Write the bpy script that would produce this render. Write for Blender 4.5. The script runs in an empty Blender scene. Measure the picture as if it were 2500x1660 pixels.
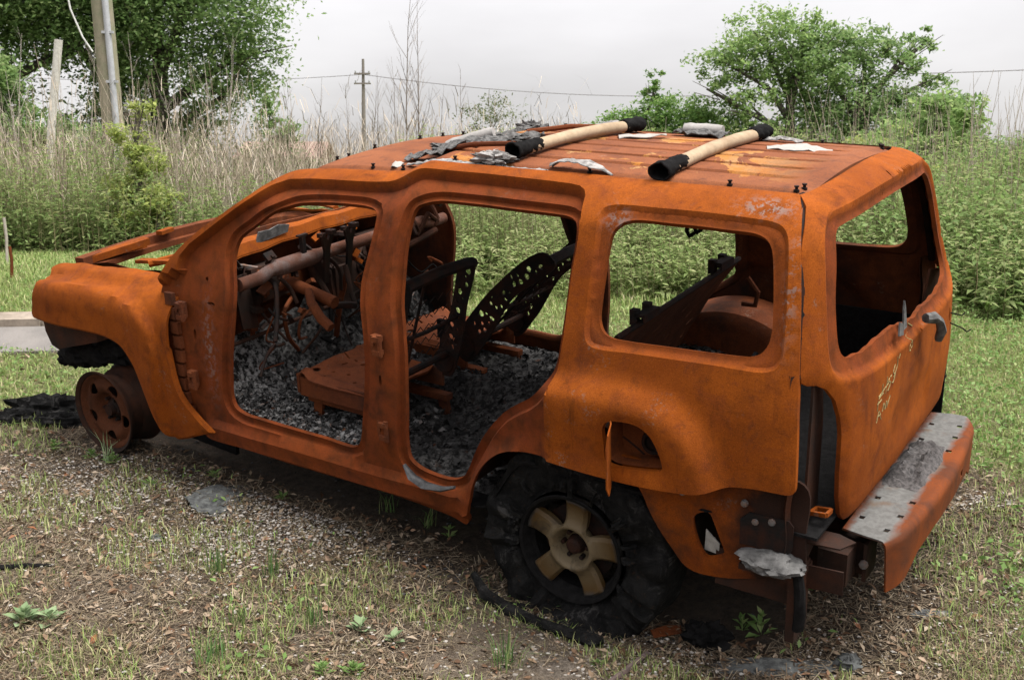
# A burnt-out, rusted station wagon on a grassy slope beside a road, under an overcast sky.
import bpy, math, random
import numpy as np
from mathutils import Vector, Matrix, geometry, noise

random.seed(7)
rng = np.random.default_rng(7)
R = math.radians
scene = bpy.context.scene
COL = scene.collection

# ------------------------------------------------------------------ camera
cam_d = bpy.data.cameras.new("camera")
cam_d.sensor_width = 36.0
cam_d.lens = 38.6
cam_d.clip_start = 0.05
cam_d.clip_end = 3000
cam_d.dof.use_dof = True
cam_d.dof.focus_distance = 4.6
cam_d.dof.aperture_fstop = 9.0
cam = bpy.data.objects.new("camera", cam_d)
COL.objects.link(cam)
cam.location = (0, 0, 2.35)
cam.rotation_euler = (R(90 - 8.5), 0, 0)
scene.camera = cam

# ------------------------------------------------------------------ overcast sky, soft sun, exposure
SUN_EL, SUN_AZ = 70, 118         # azimuth clockwise from +Y (high, to the right)
world = bpy.data.worlds.new("World")
scene.world = world
world.use_nodes = True
wt = world.node_tree
for n in list(wt.nodes):
    wt.nodes.remove(n)
w_out = wt.nodes.new("ShaderNodeOutputWorld")
w_bg = wt.nodes.new("ShaderNodeBackground")
w_sky = wt.nodes.new("ShaderNodeTexSky")
w_sky.sky_type = 'NISHITA'
w_sky.sun_disc = False
w_sky.sun_elevation = R(SUN_EL)
w_sky.sun_rotation = R(SUN_AZ)
w_sky.air_density = 1.0
w_sky.dust_density = 1.0
w_sky.ozone_density = 1.0
# a closed cloud deck: nearly colourless, brighter overhead than at the horizon (CIE overcast sky), softly mottled
w_hsv = wt.nodes.new("ShaderNodeHueSaturation")
w_hsv.inputs["Saturation"].default_value = 0.10
wt.links.new(w_sky.outputs[0], w_hsv.inputs["Color"])
w_co = wt.nodes.new("ShaderNodeTexCoord")
w_sep = wt.nodes.new("ShaderNodeSeparateXYZ")
wt.links.new(w_co.outputs["Generated"], w_sep.inputs[0])
w_map = wt.nodes.new("ShaderNodeMapping")
w_map.inputs["Scale"].default_value = (1.0, 1.0, 3.2)
wt.links.new(w_co.outputs["Generated"], w_map.inputs[0])
w_noi = wt.nodes.new("ShaderNodeTexNoise")
w_noi.inputs["Scale"].default_value = 2.6
w_noi.inputs["Detail"].default_value = 5
w_noi.inputs["Roughness"].default_value = 0.5
wt.links.new(w_map.outputs[0], w_noi.inputs["Vector"])
w_cl = wt.nodes.new("ShaderNodeMapRange")
w_cl.inputs["From Min"].default_value = 0.3
w_cl.inputs["From Max"].default_value = 0.7
w_cl.inputs["To Min"].default_value = 0.82
w_cl.inputs["To Max"].default_value = 1.07
wt.links.new(w_noi.outputs["Fac"], w_cl.inputs["Value"])
w_el = wt.nodes.new("ShaderNodeMapRange")
w_el.inputs["From Min"].default_value = 0.0
w_el.inputs["From Max"].default_value = 1.0
w_el.inputs["To Min"].default_value = 0.39
w_el.inputs["To Max"].default_value = 1.72
wt.links.new(w_sep.outputs["Z"], w_el.inputs["Value"])
w_mu = wt.nodes.new("ShaderNodeMath")
w_mu.operation = 'MULTIPLY'
wt.links.new(w_cl.outputs[0], w_mu.inputs[0])
wt.links.new(w_el.outputs[0], w_mu.inputs[1])
w_vm = wt.nodes.new("ShaderNodeVectorMath")
w_vm.operation = 'SCALE'
wt.links.new(w_hsv.outputs[0], w_vm.inputs[0])
wt.links.new(w_mu.outputs[0], w_vm.inputs["Scale"])
wt.links.new(w_vm.outputs[0], w_bg.inputs["Color"])
w_tint = wt.nodes.new('ShaderNodeVectorMath'); w_tint.operation = 'MULTIPLY'; w_tint.inputs[1].default_value = (1.02, .985, .985)
wt.links.new(w_vm.outputs[0], w_tint.inputs[0]); wt.links.new(w_tint.outputs[0], w_bg.inputs["Color"])
w_bg.inputs["Strength"].default_value = 0.075
wt.links.new(w_bg.outputs[0], w_out.inputs["Surface"])

sun_d = bpy.data.lights.new("sun", 'SUN')
sun_d.energy = 1.5
sun_d.angle = R(35)
sun_d.color = (1.0, 0.97, 0.92)
sun = bpy.data.objects.new("sun", sun_d)
COL.objects.link(sun)
sdir = Vector((math.sin(R(SUN_AZ)) * math.cos(R(SUN_EL)), math.cos(R(SUN_AZ)) * math.cos(R(SUN_EL)), math.sin(R(SUN_EL))))
sun.rotation_euler = sdir.to_track_quat('Z', 'Y').to_euler()
sun.location = sdir * 30

scene.view_settings.view_transform = 'Standard'
scene.view_settings.look = 'None'
scene.view_settings.gamma = 1
scene.view_settings.use_curve_mapping = False
scene.view_settings.exposure = 2.15
scene.cycles.use_denoising = True
scene.cycles.max_bounces = 8
scene.cycles.transparent_max_bounces = 8

# ------------------------------------------------------------------ helpers: meshes
def mesh(name, V, F, mat, parent=None, smooth=True, angle=38, attrs=None):
    V = np.asarray(V, np.float32).reshape(-1, 3)
    me = bpy.data.meshes.new(name)
    if isinstance(F, np.ndarray):
        n, k = F.shape
        me.vertices.add(len(V)); me.vertices.foreach_set("co", V.ravel())
        me.loops.add(n * k); me.loops.foreach_set("vertex_index", F.astype(np.int32).ravel())
        me.polygons.add(n)
        me.polygons.foreach_set("loop_start", np.arange(0, n * k, k, dtype=np.int32))
        me.update(calc_edges=True)
        me.validate()
    else:
        me.from_pydata(V.tolist(), [], F)
        me.update()
    if attrs:
        for an, av in attrs.items():
            at = me.attributes.new(an, 'FLOAT', 'POINT')
            at.data.foreach_set("value", np.asarray(av, np.float32))
    if smooth:
        me.shade_smooth()
        if angle:
            me.set_sharp_from_angle(angle=R(angle))
    o = bpy.data.objects.new(name, me)
    COL.objects.link(o)
    if mat is not None:
        me.materials.append(mat)
    if parent is not None:
        o.parent = parent
    return o

def empty(name, loc=(0, 0, 0), parent=None):
    o = bpy.data.objects.new(name, None)
    o.empty_display_size = 0.1
    COL.objects.link(o)
    o.location = loc
    if parent is not None:
        o.parent = parent
    return o

def tag(o, label=None, cat=None, group=None, kind=None):
    if label: o["label"] = label
    if cat: o["category"] = cat
    if group: o["group"] = group
    if kind: o["kind"] = kind
    return o

class MB:
    """collects simple shapes for one mesh"""
    def __init__(s): s.V = []; s.F = []
    def add(s, V, F):
        b = len(s.V)
        s.V.extend([tuple(map(float, v)) for v in V])
        s.F.extend([tuple(int(i) + b for i in f) for f in F])
        return s
    def box(s, c, d, rot=None):
        x, y, z = d[0] / 2, d[1] / 2, d[2] / 2
        V = [(-x, -y, -z), (x, -y, -z), (x, y, -z), (-x, y, -z), (-x, -y, z), (x, -y, z), (x, y, z), (-x, y, z)]
        m = rot if rot is not None else Matrix.Identity(3)
        V = [tuple(m @ Vector(v) + Vector(c)) for v in V]
        return s.add(V, [(0, 3, 2, 1), (4, 5, 6, 7), (0, 1, 5, 4), (1, 2, 6, 5), (2, 3, 7, 6), (3, 0, 4, 7)])
    def beam(s, a, b, w, h, up=(0, 0, 1)):
        a, b = Vector(a), Vector(b); d = (b - a).normalized()
        sd = d.cross(Vector(up))
        if sd.length < 1e-4: sd = d.cross(Vector((1, 0, 0)))
        sd.normalize(); u = sd.cross(d)
        V = []
        for q in (a, b):
            for i, j in ((-1, -1), (1, -1), (1, 1), (-1, 1)):
                V.append(q + sd * (i * w / 2) + u * (j * h / 2))
        return s.add(V, [(0, 1, 2, 3), (7, 6, 5, 4), (0, 4, 5, 1), (1, 5, 6, 2), (2, 6, 7, 3), (3, 7, 4, 0)])
    def tube(s, pts, r, n=10, cap=True, flat=1.0, jit=0.0):
        pts = [Vector(q) for q in pts]; k = len(pts)
        rr = [r] * k if isinstance(r, (int, float)) else list(r)
        V = []; prev = None
        for i, q in enumerate(pts):
            d = (pts[min(i + 1, k - 1)] - pts[max(i - 1, 0)]).normalized()
            if prev is None:
                a = d.cross(Vector((0, 0, 1)))
                if a.length < 0.05: a = d.cross(Vector((1, 0, 0)))
            else:
                a = prev - d * prev.dot(d)
            a.normalize(); prev = a; b = d.cross(a)
            for j in range(n):
                t = 2 * math.pi * j / n
                rj = rr[i] * (1 + (random.uniform(-jit, jit) if jit else 0))
                V.append(q + a * (math.cos(t) * rj) + b * (math.sin(t) * rj * flat))
        F = [(i * n + j, i * n + (j + 1) % n, (i + 1) * n + (j + 1) % n, (i + 1) * n + j) for i in range(k - 1) for j in range(n)]
        if cap:
            F.append(tuple(range(n - 1, -1, -1))); F.append(tuple(range((k - 1) * n, k * n)))
        return s.add(V, F)
    def lathe(s, prof, n=32, axis='Y', c=(0, 0, 0)):
        """profile of (radius, height along axis)"""
        V = []
        for r, h in prof:
            for j in range(n):
                t = 2 * math.pi * j / n
                x, z = r * math.cos(t), r * math.sin(t)
                V.append((c[0] + x, c[1] + h, c[2] + z) if axis == 'Y' else (c[0] + x, c[1] + z, c[2] + h))
        k = len(prof)
        F = [(i * n + j, i * n + (j + 1) % n, (i + 1) * n + (j + 1) % n, (i + 1) * n + j) for i in range(k - 1) for j in range(n)]
        return s.add(V, F)
    def plate(s, poly, origin, ax, ay, thick):
        """flat plate from a 2D polygon in the plane (ax, ay), extruded both ways"""
        o, ax, ay = Vector(origin), Vector(ax).normalized(), Vector(ay).normalized()
        nz = ax.cross(ay)
        n = len(poly)
        V = [o + ax * x + ay * y + nz * (thick / 2) for x, y in poly] + [o + ax * x + ay * y - nz * (thick / 2) for x, y in poly]
        F = [tuple(range(n)), tuple(range(2 * n - 1, n - 1, -1))] + [(i, n + i, n + (i + 1) % n, (i + 1) % n) for i in range(n)]
        return s.add(V, F)
    def build(s, name, mat, parent=None, smooth=True, angle=38):
        return mesh(name, s.V, s.F, mat, parent, smooth, angle)

def catmull(pts, step, closed=True):
    """smooth curve through points, resampled about every `step`"""
    P = np.asarray(pts, float); n = len(P); out = []
    rngi = range(n if closed else n - 1)
    for i in rngi:
        if closed:
            p0, p1, p2, p3 = P[(i - 1) % n], P[i], P[(i + 1) % n], P[(i + 2) % n]
        else:
            p0, p1, p2, p3 = P[max(i - 1, 0)], P[i], P[i + 1], P[min(i + 2, n - 1)]
        d1 = max(np.linalg.norm(p1 - p0), 1e-5) ** .5; d2 = max(np.linalg.norm(p2 - p1), 1e-5) ** .5; d3 = max(np.linalg.norm(p3 - p2), 1e-5) ** .5
        m1 = (p2 - p1) + d2 * ((p1 - p0) / d1 - (p2 - p0) / (d1 + d2)) if np.linalg.norm(p1 - p0) > 1e-6 else (p2 - p1)
        m2 = (p2 - p1) + d2 * ((p3 - p2) / d3 - (p3 - p1) / (d2 + d3)) if np.linalg.norm(p3 - p2) > 1e-6 else (p2 - p1)
        k = max(1, int(round(np.linalg.norm(p2 - p1) / step)))
        for j in range(k):
            t = j / k
            out.append((2*t**3-3*t**2+1)*p1 + (t**3-2*t**2+t)*m1 + (-2*t**3+3*t**2)*p2 + (t**3-t**2)*m2)
    if not closed: out.append(P[-1])
    return np.array(out)

def inside(P, poly):
    x, y = P[:, 0], P[:, 1]; c = np.zeros(len(P), bool); n = len(poly)
    for i in range(n):
        x1, y1 = poly[i]; x2, y2 = poly[(i + 1) % n]
        if y1 == y2: continue
        m = ((y1 > y) != (y2 > y)) & (x < (x2 - x1) * (y - y1) / (y2 - y1) + x1)
        c ^= m
    return c

def pdist(P, poly, closed=True):
    P = np.asarray(P, float); best = np.full(len(P), 1e9); n = len(poly)
    for i in range(n if closed else n - 1):
        a = poly[i]; b = poly[(i + 1) % n]; ab = b - a; L = ab @ ab
        if L < 1e-14: continue
        t = np.clip(((P - a) @ ab) / L, 0, 1)
        best = np.minimum(best, np.hypot(P[:, 0] - a[0] - t * ab[0], P[:, 1] - a[1] - t * ab[1]))
    return best

def sdist(P, poly):
    return pdist(P, poly) * np.where(inside(P, poly), 1, -1)

def sstep(a, b, x):
    t = np.clip((np.asarray(x, float) - a) / (b - a), 0, 1)
    return t * t * (3 - 2 * t)

def interp(x, xs, ys):
    xs = np.asarray(xs, float); ys = np.asarray(ys, float); x = np.asarray(x, float)
    d = np.diff(ys) / np.diff(xs); m = np.zeros(len(xs)); m[0] = d[0]; m[-1] = d[-1]
    for i in range(1, len(xs) - 1):
        m[i] = 0 if d[i - 1] * d[i] <= 0 else 2 * d[i - 1] * d[i] / (d[i - 1] + d[i])
    xc = np.clip(x, xs[0], xs[-1]); i = np.clip(np.searchsorted(xs, xc) - 1, 0, len(xs) - 2)
    h = xs[i + 1] - xs[i]; t = (xc - xs[i]) / h
    r = (2*t**3-3*t**2+1)*ys[i] + (t**3-2*t**2+t)*h*m[i] + (-2*t**3+3*t**2)*ys[i+1] + (t**3-t**2)*h*m[i+1]
    return r + (x - xc) * np.where(x < xs[0], m[0], np.where(x > xs[-1], m[-1], 0))

def vnoise(P, scale, seed=0.0):
    return np.array([noise.noise(Vector((a * scale + seed, b * scale + seed * 1.7, c * scale - seed))) for a, b, c in P])

def offset_ring(poly, d):
    """points displaced sideways from a closed curve (both signs allowed)"""
    t = np.roll(poly, -1, 0) - np.roll(poly, 1, 0)
    t /= np.maximum(np.linalg.norm(t, axis=1), 1e-9)[:, None]
    return poly + np.c_[t[:, 1], -t[:, 0]] * d

def sheet(fn, outline, holes, grid, disp, thick, rings=(), attr=None, flip=False):
    """pressed sheet-metal panel over a 2D outline with holes: outer skin, inner skin and the edges between them"""
    loops = [np.asarray(outline)] + [np.asarray(h) for h in holes]
    pts = []; edges = []
    for L in loops:
        b = sum(len(q) for q in pts); n = len(L)
        pts.append(L); edges += [(b + i, b + (i + 1) % n) for i in range(n)]
    bound = np.concatenate(pts)
    lo, hi = bound.min(0), bound.max(0)
    gx, gy = np.meshgrid(np.arange(lo[0], hi[0], grid), np.arange(lo[1], hi[1], grid))
    gx[1::2] += grid / 2
    cand = [np.c_[gx.ravel(), gy.ravel()]] + [np.asarray(r) for r in rings]
    keep = []
    for ci, cpts in enumerate(cand):
        ok = inside(cpts, loops[0])
        for L in loops[1:]: ok &= ~inside(cpts, L)
        cpts = cpts[ok]
        dmin = np.full(len(cpts), 1e9)
        for L in loops: dmin = np.minimum(dmin, pdist(cpts, L))
        cpts = cpts[dmin > (grid * .45 if ci == 0 else .004)]
        if ci == 0 and len(rings):
            rp = np.concatenate([np.asarray(r) for r in rings])
            far = np.ones(len(cpts), bool)
            for i in range(0, len(cpts), 500):
                q = cpts[i:i + 500]
                far[i:i + 500] = (((q[:, None, :] - rp[None]) ** 2).sum(-1).min(1)) > (grid * .4) ** 2
            cpts = cpts[far]
        keep.append(cpts)
    allp = np.concatenate([bound] + keep)
    r = geometry.delaunay_2d_cdt([Vector(q) for q in allp], edges, [], 0, 1e-5)
    P = np.array([tuple(v) for v in r[0]]); T = np.array([f for f in r[2] if len(f) == 3], int)
    cen = P[T].mean(1); ok = inside(cen, loops[0])
    for L in loops[1:]: ok &= ~inside(cen, L)
    T = T[ok]
    e = 1e-3
    X = fn(P[:, 0], P[:, 1])
    du = fn(P[:, 0] + e, P[:, 1]) - fn(P[:, 0] - e, P[:, 1])
    dv = fn(P[:, 0], P[:, 1] + e) - fn(P[:, 0], P[:, 1] - e)
    N = np.cross(du, dv); N /= np.maximum(np.linalg.norm(N, axis=1), 1e-12)[:, None]
    if flip: N = -N
    O = X + N * disp(P, X)[:, None]
    th = thick(P) if callable(thick) else np.full(len(P), thick)
    I = O - N * th[:, None]
    # triangle orientation: agree with N
    tn = np.cross(O[T[:, 1]] - O[T[:, 0]], O[T[:, 2]] - O[T[:, 0]])
    bad = (tn * N[T].mean(1)).sum(1) < 0
    T[bad] = T[bad][:, ::-1]
    cnt = {}
    for a, b, c in T.tolist():
        for q in ((a, b), (b, c), (c, a)): cnt[q] = 1
    n = len(P)
    F = T.tolist() + (T[:, ::-1] + n).tolist() + [[b, a, a + n, b + n] for a, b in cnt if (b, a) not in cnt]
    A = attr(P) if attr else None
    return np.concatenate([O, I]), F, (None if A is None else np.concatenate([A, A]))

# ------------------------------------------------------------------ helpers: materials
class G:
    def __init__(s, name):
        s.m = bpy.data.materials.new(name); s.m.use_nodes = True
        s.t = s.m.node_tree; s.n = s.t.nodes; s.l = s.t.links
        s.b = s.n.get("Principled BSDF"); s.out = s.n.get("Material Output")
        tc = s.n.new("ShaderNodeTexCoord"); s.obj = tc.outputs["Object"]
        s.geo = s.n.new("ShaderNodeNewGeometry")
    def put(s, sock, v):
        if hasattr(v, "links"): s.l.new(v, sock)
        elif v is not None:
            if isinstance(v, tuple) and len(v) == 3: v = (*v, 1.0)
            sock.default_value = v
    def map(s, scale, vec=None, loc=(0, 0, 0)):
        n = s.n.new("ShaderNodeMapping"); s.l.new(vec or s.obj, n.inputs[0]); n.inputs["Scale"].default_value = scale; n.inputs["Location"].default_value = loc
        return n.outputs[0]
    def noise(s, scale, detail=4, rough=.55, vec=None, dist=0.0):
        n = s.n.new("ShaderNodeTexNoise"); s.l.new(vec or s.obj, n.inputs["Vector"])
        n.inputs["Scale"].default_value = scale; n.inputs["Detail"].default_value = detail; n.inputs["Roughness"].default_value = rough; n.inputs["Distortion"].default_value = dist
        return n.outputs["Fac"]
    def vor(s, scale, vec=None, feature='F1', out="Distance"):
        n = s.n.new("ShaderNodeTexVoronoi"); n.feature = feature; s.l.new(vec or s.obj, n.inputs["Vector"]); n.inputs["Scale"].default_value = scale
        return n.outputs[out]
    def ramp(s, fac, stops, interp='LINEAR'):
        n = s.n.new("ShaderNodeValToRGB"); n.color_ramp.interpolation = interp; s.put(n.inputs[0], fac)
        el = n.color_ramp.elements
        while len(el) < len(stops): el.new(0.5)
        for e, (p, c) in zip(el, stops):
            e.position = p; e.color = (c, c, c, 1) if isinstance(c, (int, float)) else (*c, 1)
        return n.outputs[0]
    def rng(s, v, a, b, c=0.0, d=1.0):
        n = s.n.new("ShaderNodeMapRange"); s.put(n.inputs["Value"], v)
        for k, x in zip(("From Min", "From Max", "To Min", "To Max"), (a, b, c, d)): n.inputs[k].default_value = x
        return n.outputs[0]
    def mix(s, fac, a, b, mode='MIX'):
        n = s.n.new("ShaderNodeMix"); n.data_type = 'RGBA'; n.blend_type = mode; n.clamp_factor = True
        s.put(n.inputs[0], fac); s.put(n.inputs[6], a); s.put(n.inputs[7], b)
        return n.outputs[2]
    def math(s, op, a, b=None):
        n = s.n.new("ShaderNodeMath"); n.operation = op; s.put(n.inputs[0], a)
        if b is not None: s.put(n.inputs[1], b)
        return n.outputs[0]
    def attr(s, name):
        n = s.n.new("ShaderNodeAttribute"); n.attribute_name = name; return n.outputs["Fac"]
    def bump(s, h, strength=.4, dist=.01, prev=None):
        n = s.n.new("ShaderNodeBump"); n.inputs["Strength"].default_value = strength; n.inputs["Distance"].default_value = dist
        s.put(n.inputs["Height"], h)
        if prev is not None: s.l.new(prev, n.inputs["Normal"])
        return n.outputs[0]
    def done(s, col, rough=.85, normal=None, metal=0.0, spec=.3):
        s.put(s.b.inputs["Base Color"], col); s.put(s.b.inputs["Roughness"], rough); s.put(s.b.inputs["Metallic"], metal)
        s.put(s.b.inputs["Specular IOR Level"], spec)
        if normal is not None: s.l.new(normal, s.b.inputs["Normal"])
        return s.m

def rust(name, bright, mid, dark, soot=0.0, jamb=False, grain=220, rough=.82, blot=2.2):
    g = G(name)
    n1 = g.noise(blot, 5, .6); n2 = g.noise(11, 6, .62, dist=.4); n3 = g.noise(grain, 3, .7)
    st = g.noise(6, 4, .6, vec=g.map((2.2, 2.2, .35)))
    c = g.mix(g.rng(n1, .36, .64), mid, bright)
    big = g.noise(1.1, 6, .62, dist=.8)
    c = g.mix(g.rng(big, .50, .76, 0, .48), c, g.mix(.5, dark, mid))
    c = g.mix(g.rng(g.noise(4.2, 7, .7, dist=1.2), .585, .70, 0, .55), c, tuple(x * .8 + .008 for x in dark))
    c = g.mix(g.rng(n2, .52, .76, 0, .62), c, dark)
    c = g.mix(g.rng(g.noise(5.5, 6, .68, dist=.9), .50, .68, 0, .42), c, (mid[0] * .52, mid[1] * .55, mid[1] * .30))
    c = g.mix(g.rng(g.noise(30, 5, .7), .56, .72, 0, .45), c, (mid[0] * .45, mid[1] * .5, mid[1] * .3))
    c = g.mix(g.rng(st, .55, .75, 0, .30), c, dark)
    c = g.mix(g.rng(n3, .45, .62, 0, .42), c, tuple(x * .55 for x in mid))
    c = g.mix(g.rng(g.noise(grain * 1.7, 2, .6), .60, .72, 0, .55), c, tuple(min(1, x * 1.5 + .006) for x in bright))
    pit = g.vor(55); c = g.mix(g.rng(pit, .10, .04, 0, .5), c, tuple(x * .35 for x in dark))
    fl = g.math('MULTIPLY', g.rng(g.noise(7, 6, .7), .60, .66), g.rng(g.noise(90, 3, .7), .52, .60))
    c = g.mix(g.math('MULTIPLY', fl, .45), c, (.16, .12, .09))
    c = g.mix(g.rng(g.noise(14, 5, .65, vec=g.map((1.6, 1.6, .16))), .60, .74, 0, .5), c, tuple(x * .7 for x in dark))
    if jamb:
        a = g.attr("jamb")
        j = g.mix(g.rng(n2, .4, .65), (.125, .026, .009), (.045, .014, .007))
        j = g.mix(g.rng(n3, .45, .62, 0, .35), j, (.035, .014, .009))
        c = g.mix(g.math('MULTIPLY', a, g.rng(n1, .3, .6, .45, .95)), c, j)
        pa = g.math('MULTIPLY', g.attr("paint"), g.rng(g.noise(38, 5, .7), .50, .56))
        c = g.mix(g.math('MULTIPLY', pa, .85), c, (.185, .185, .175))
    if soot:
        c = g.mix(g.rng(g.noise(3.1, 6, .65), .62 - soot * .4, .78 - soot * .3, 0, .9), c, (.018, .014, .012))
    nb = g.bump(n2, .25, .004)
    nb = g.bump(n3, .55, .0022, nb)
    return g.done(c, g.rng(n2, .3, .7, rough - .04, min(1, rough + .12)), nb, spec=.08)

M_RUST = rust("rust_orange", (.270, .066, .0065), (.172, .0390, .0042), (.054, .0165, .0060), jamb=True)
M_RUSTF = rust("rust_orange_plain", (.270, .066, .0065), (.172, .0390, .0042), (.054, .0165, .0060))
M_RUSTD = rust("rust_brown", (.16, .046, .015), (.095, .028, .012), (.04, .016, .010), soot=.25)
M_RUSTK = rust("rust_sooty", (.08, .027, .013), (.042, .017, .010), (.016, .011, .010), soot=.7)

def roof_mat():
    g = G("rust_roof")
    n1 = g.noise(2.6, 5, .6); n2 = g.noise(14, 6, .65); n3 = g.noise(200, 3, .7)
    c = g.mix(g.rng(n1, .35, .65), (.135, .043, .018), (.215, .072, .028))
    c = g.mix(g.rng(n2, .5, .7, 0, .7), c, (.08, .029, .017))
    ed = g.noise(3.4, 7, .68, vec=g.map((1, 1, .01)), dist=.6)
    gx = g.n.new("ShaderNodeSeparateXYZ"); g.l.new(g.obj, gx.inputs[0])
    zone = g.math('MULTIPLY', g.rng(gx.outputs[0], 1.05, .7), g.rng(gx.outputs[0], -.62, -.35))
    pk = g.math('MULTIPLY', g.rng(ed, .555, .565), zone)
    c = g.mix(pk, c, g.mix(g.rng(n2, .4, .6), (.34, .135, .028), (.30, .16, .065)))
    wh = g.math('MULTIPLY', g.rng(g.noise(5.5, 6, .7), .665, .69), zone)
    c = g.mix(g.math('MULTIPLY', wh, .75), c, (.34, .29, .25))
    c = g.mix(g.rng(n3, .45, .62, 0, .4), c, (.05, .022, .016))
    nb = g.bump(pk, .5, .003); nb = g.bump(n3, .5, .002, nb)
    return g.done(c, .86, nb, spec=.12)
M_ROOF = roof_mat()

def plain(name, col, rough=.8, metal=0.0, var=.35, scale=25, spec=.3, bump=.3, col2=None):
    g = G(name)
    n1 = g.noise(scale, 5, .62); n2 = g.noise(scale * 7, 3, .6)
    c2 = col2 or tuple(x * (1 - var) for x in col)
    c = g.mix(g.rng(n1, .38, .64), col, c2)
    c = g.mix(g.rng(n2, .5, .7, 0, .4), c, tuple(x * .5 for x in col))
    return g.done(c, rough, g.bump(g.mix(.5, n1, n2), bump, .006), metal, spec)

M_CHAR = plain("char_black", (.0065, .0062, .0062), .9, spec=.05, var=-.8, scale=40, bump=.7)
M_SOOT = plain("soot_steel", (.0105, .0095, .009), .75, spec=.09, col2=(.030, .012, .0075), scale=14)
g = G("burnt_rubber")
n1 = g.noise(16, 7, .7, dist=.8); n2 = g.noise(70, 5, .7); n3 = g.noise(6, 5, .6)
c = g.mix(g.rng(n1, .40, .66), (.0055, .0055, .0055), (.016, .0155, .015))
c = g.mix(g.math('MULTIPLY', g.rng(n1, .54, .60), g.rng(n3, .48, .60)), c, (.042, .040, .038))
c = g.mix(g.math('MULTIPLY', g.rng(n2, .58, .66), g.rng(n3, .50, .40)), c, (.030, .018, .011))
M_RUBBER = g.done(c, .92, g.bump(n1, 1.0, .02, g.bump(n2, .8, .006)), spec=.08)
M_ASHGREY = plain("ash_grey", (.115, .112, .108), .95, var=.6, scale=30, bump=.8)
M_STEEL = plain("bare_steel", (.12, .12, .12), .55, metal=.3, var=.45, scale=30, col2=(.16, .075, .04))
# ------------------------------------------------------------------ terrain
PA, PB, PC = 0.013153, 0.197139, -0.058061
def terr(x, y):
    """a bank sloping up to level waste ground"""
    x = np.asarray(x, float); y = np.asarray(y, float)
    z1 = PA * x + PB * y + PC
    z2 = 1.62 + .004 * (y - 10)
    h = np.clip(.5 + .5 * (z2 - z1) / .22, 0, 1)
    z = z2 * (1 - h) + z1 * h - .22 * h * (1 - h)
    return z
def gz(x, y): return float(terr(x, y))

# ------------------------------------------------------------------ the car: frame x forward, y to its left, z up, origin at the rear axle
RM = Matrix(((-0.83087, -0.55575, -0.02829), (0.55086, -0.81423, -0.18323), (0.07879, -0.16783, 0.98266)))
CM = Matrix.Translation((0.6832, 4.5569, 1.1397)) @ RM.to_4x4()
RMN = np.array(RM); CT = np.array((0.6832, 4.5569, 1.1397))
def c2w(P): return np.asarray(P, float) @ RMN.T + CT

car = empty("burnt_car")
car.matrix_world = CM
tag(car, "burnt-out rusty orange estate car without doors, glass or hood, on the bank", "car")

def loose(name, V, F, mat, base, label, cat, group=None, smooth=True, angle=38, kind=None):
    """a thing lying on or in the car, modelled in car coordinates, origin at its base"""
    V = np.asarray(V, float) - np.asarray(base, float)
    o = mesh(name, V, F, mat, None, smooth, angle)
    o.matrix_world = CM @ Matrix.Translation(Vector(base))
    return tag(o, label, cat, group, kind)

# ---- body side: profile over height
PS = [-.30, -.12, -.04, .10, .30, .50, .65, .76, .95, 1.12, 1.208, 1.297, 1.391, 1.47, 1.56]
PW = [-.30, -.12, -.04, .10, .30, .50, .65, .76, .95, 1.12, 1.20, 1.262, 1.302, 1.317, 1.325]
PV = [.80, .825, .85, .875, .885, .88, .867, .845, .79, .735, .70, .635, .55, .475, .385]
def dz(u): return interp(u, [-3, .80, .96, 1.25, 1.5, 3], [0, 0, .054, .064, .085, .25])
def side(u, s):
    w = interp(s, PS, PW) - dz(u) * sstep(.7, 1.35, s)
    return np.stack([np.asarray(u, float) + 0 * w, interp(s, PS, PV), w], -1)
def vside(w): return interp(w, PW, PV)

outline = [(-.671, 1.434), (-.596, 1.436), (-.421, 1.44), (-.188, 1.445), (.226, 1.445), (.572, 1.443), (.73, 1.443), (.82, 1.443), (.90, 1.442), (.96, 1.44),
    (1.026, 1.436), (1.137, 1.432), (1.323, 1.432), (1.50, 1.432), (1.545, 1.42), (1.60, 1.35), (1.669, 1.25), (1.781, 1.149), (1.89, 1.066), (2.001, .96),
    (2.073, .865), (2.114, .796), (2.152, .723), (2.19, .512), (2.195, .314), (2.13, .121), (2.02, .03), (1.876, .005), (1.601, -.012), (1.289, -.016), (.959, -.012),
    (.746, -.02), (.545, -.037), (.49, -.055), (.478, -.04), (.449, .058), (.426, .139), (.378, .239), (.32, .303), (.242, .352), (.161, .376), (.095, .381), (.056, .378),
    (-.135, .369), (-.267, .371), (-.357, .376), (-.509, .394), (-.605, .424), (-.705, .440), (-.826, .449), (-.832, .455), (-.828, .607), (-.801, .87), (-.756, 1.152), (-.69, 1.40)]
fhole = [(1.511, 1.2), (1.441, 1.238), (1.368, 1.248), (1.215, 1.252), (1.06, 1.249), (1.012, 1.234), (.989, 1.205), (.984, 1.165), (.987, 1.069), (1.001, .949),
    (1.006, .884), (.995, .777), (.972, .669), (.963, .557), (.971, .437), (.987, .312), (1.010, .195), (1.030, .165), (1.065, .15), (1.209, .152), (1.425, .154), (1.597, .157),
    (1.704, .162), (1.755, .185), (1.77, .235), (1.762, .325), (1.750, .414), (1.726, .547), (1.710, .674), (1.712, .756), (1.728, .84), (1.740, .911), (1.740, .975),
    (1.722, 1.025), (1.701, 1.047), (1.659, 1.081), (1.587, 1.143), (1.54, 1.18)]
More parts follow.
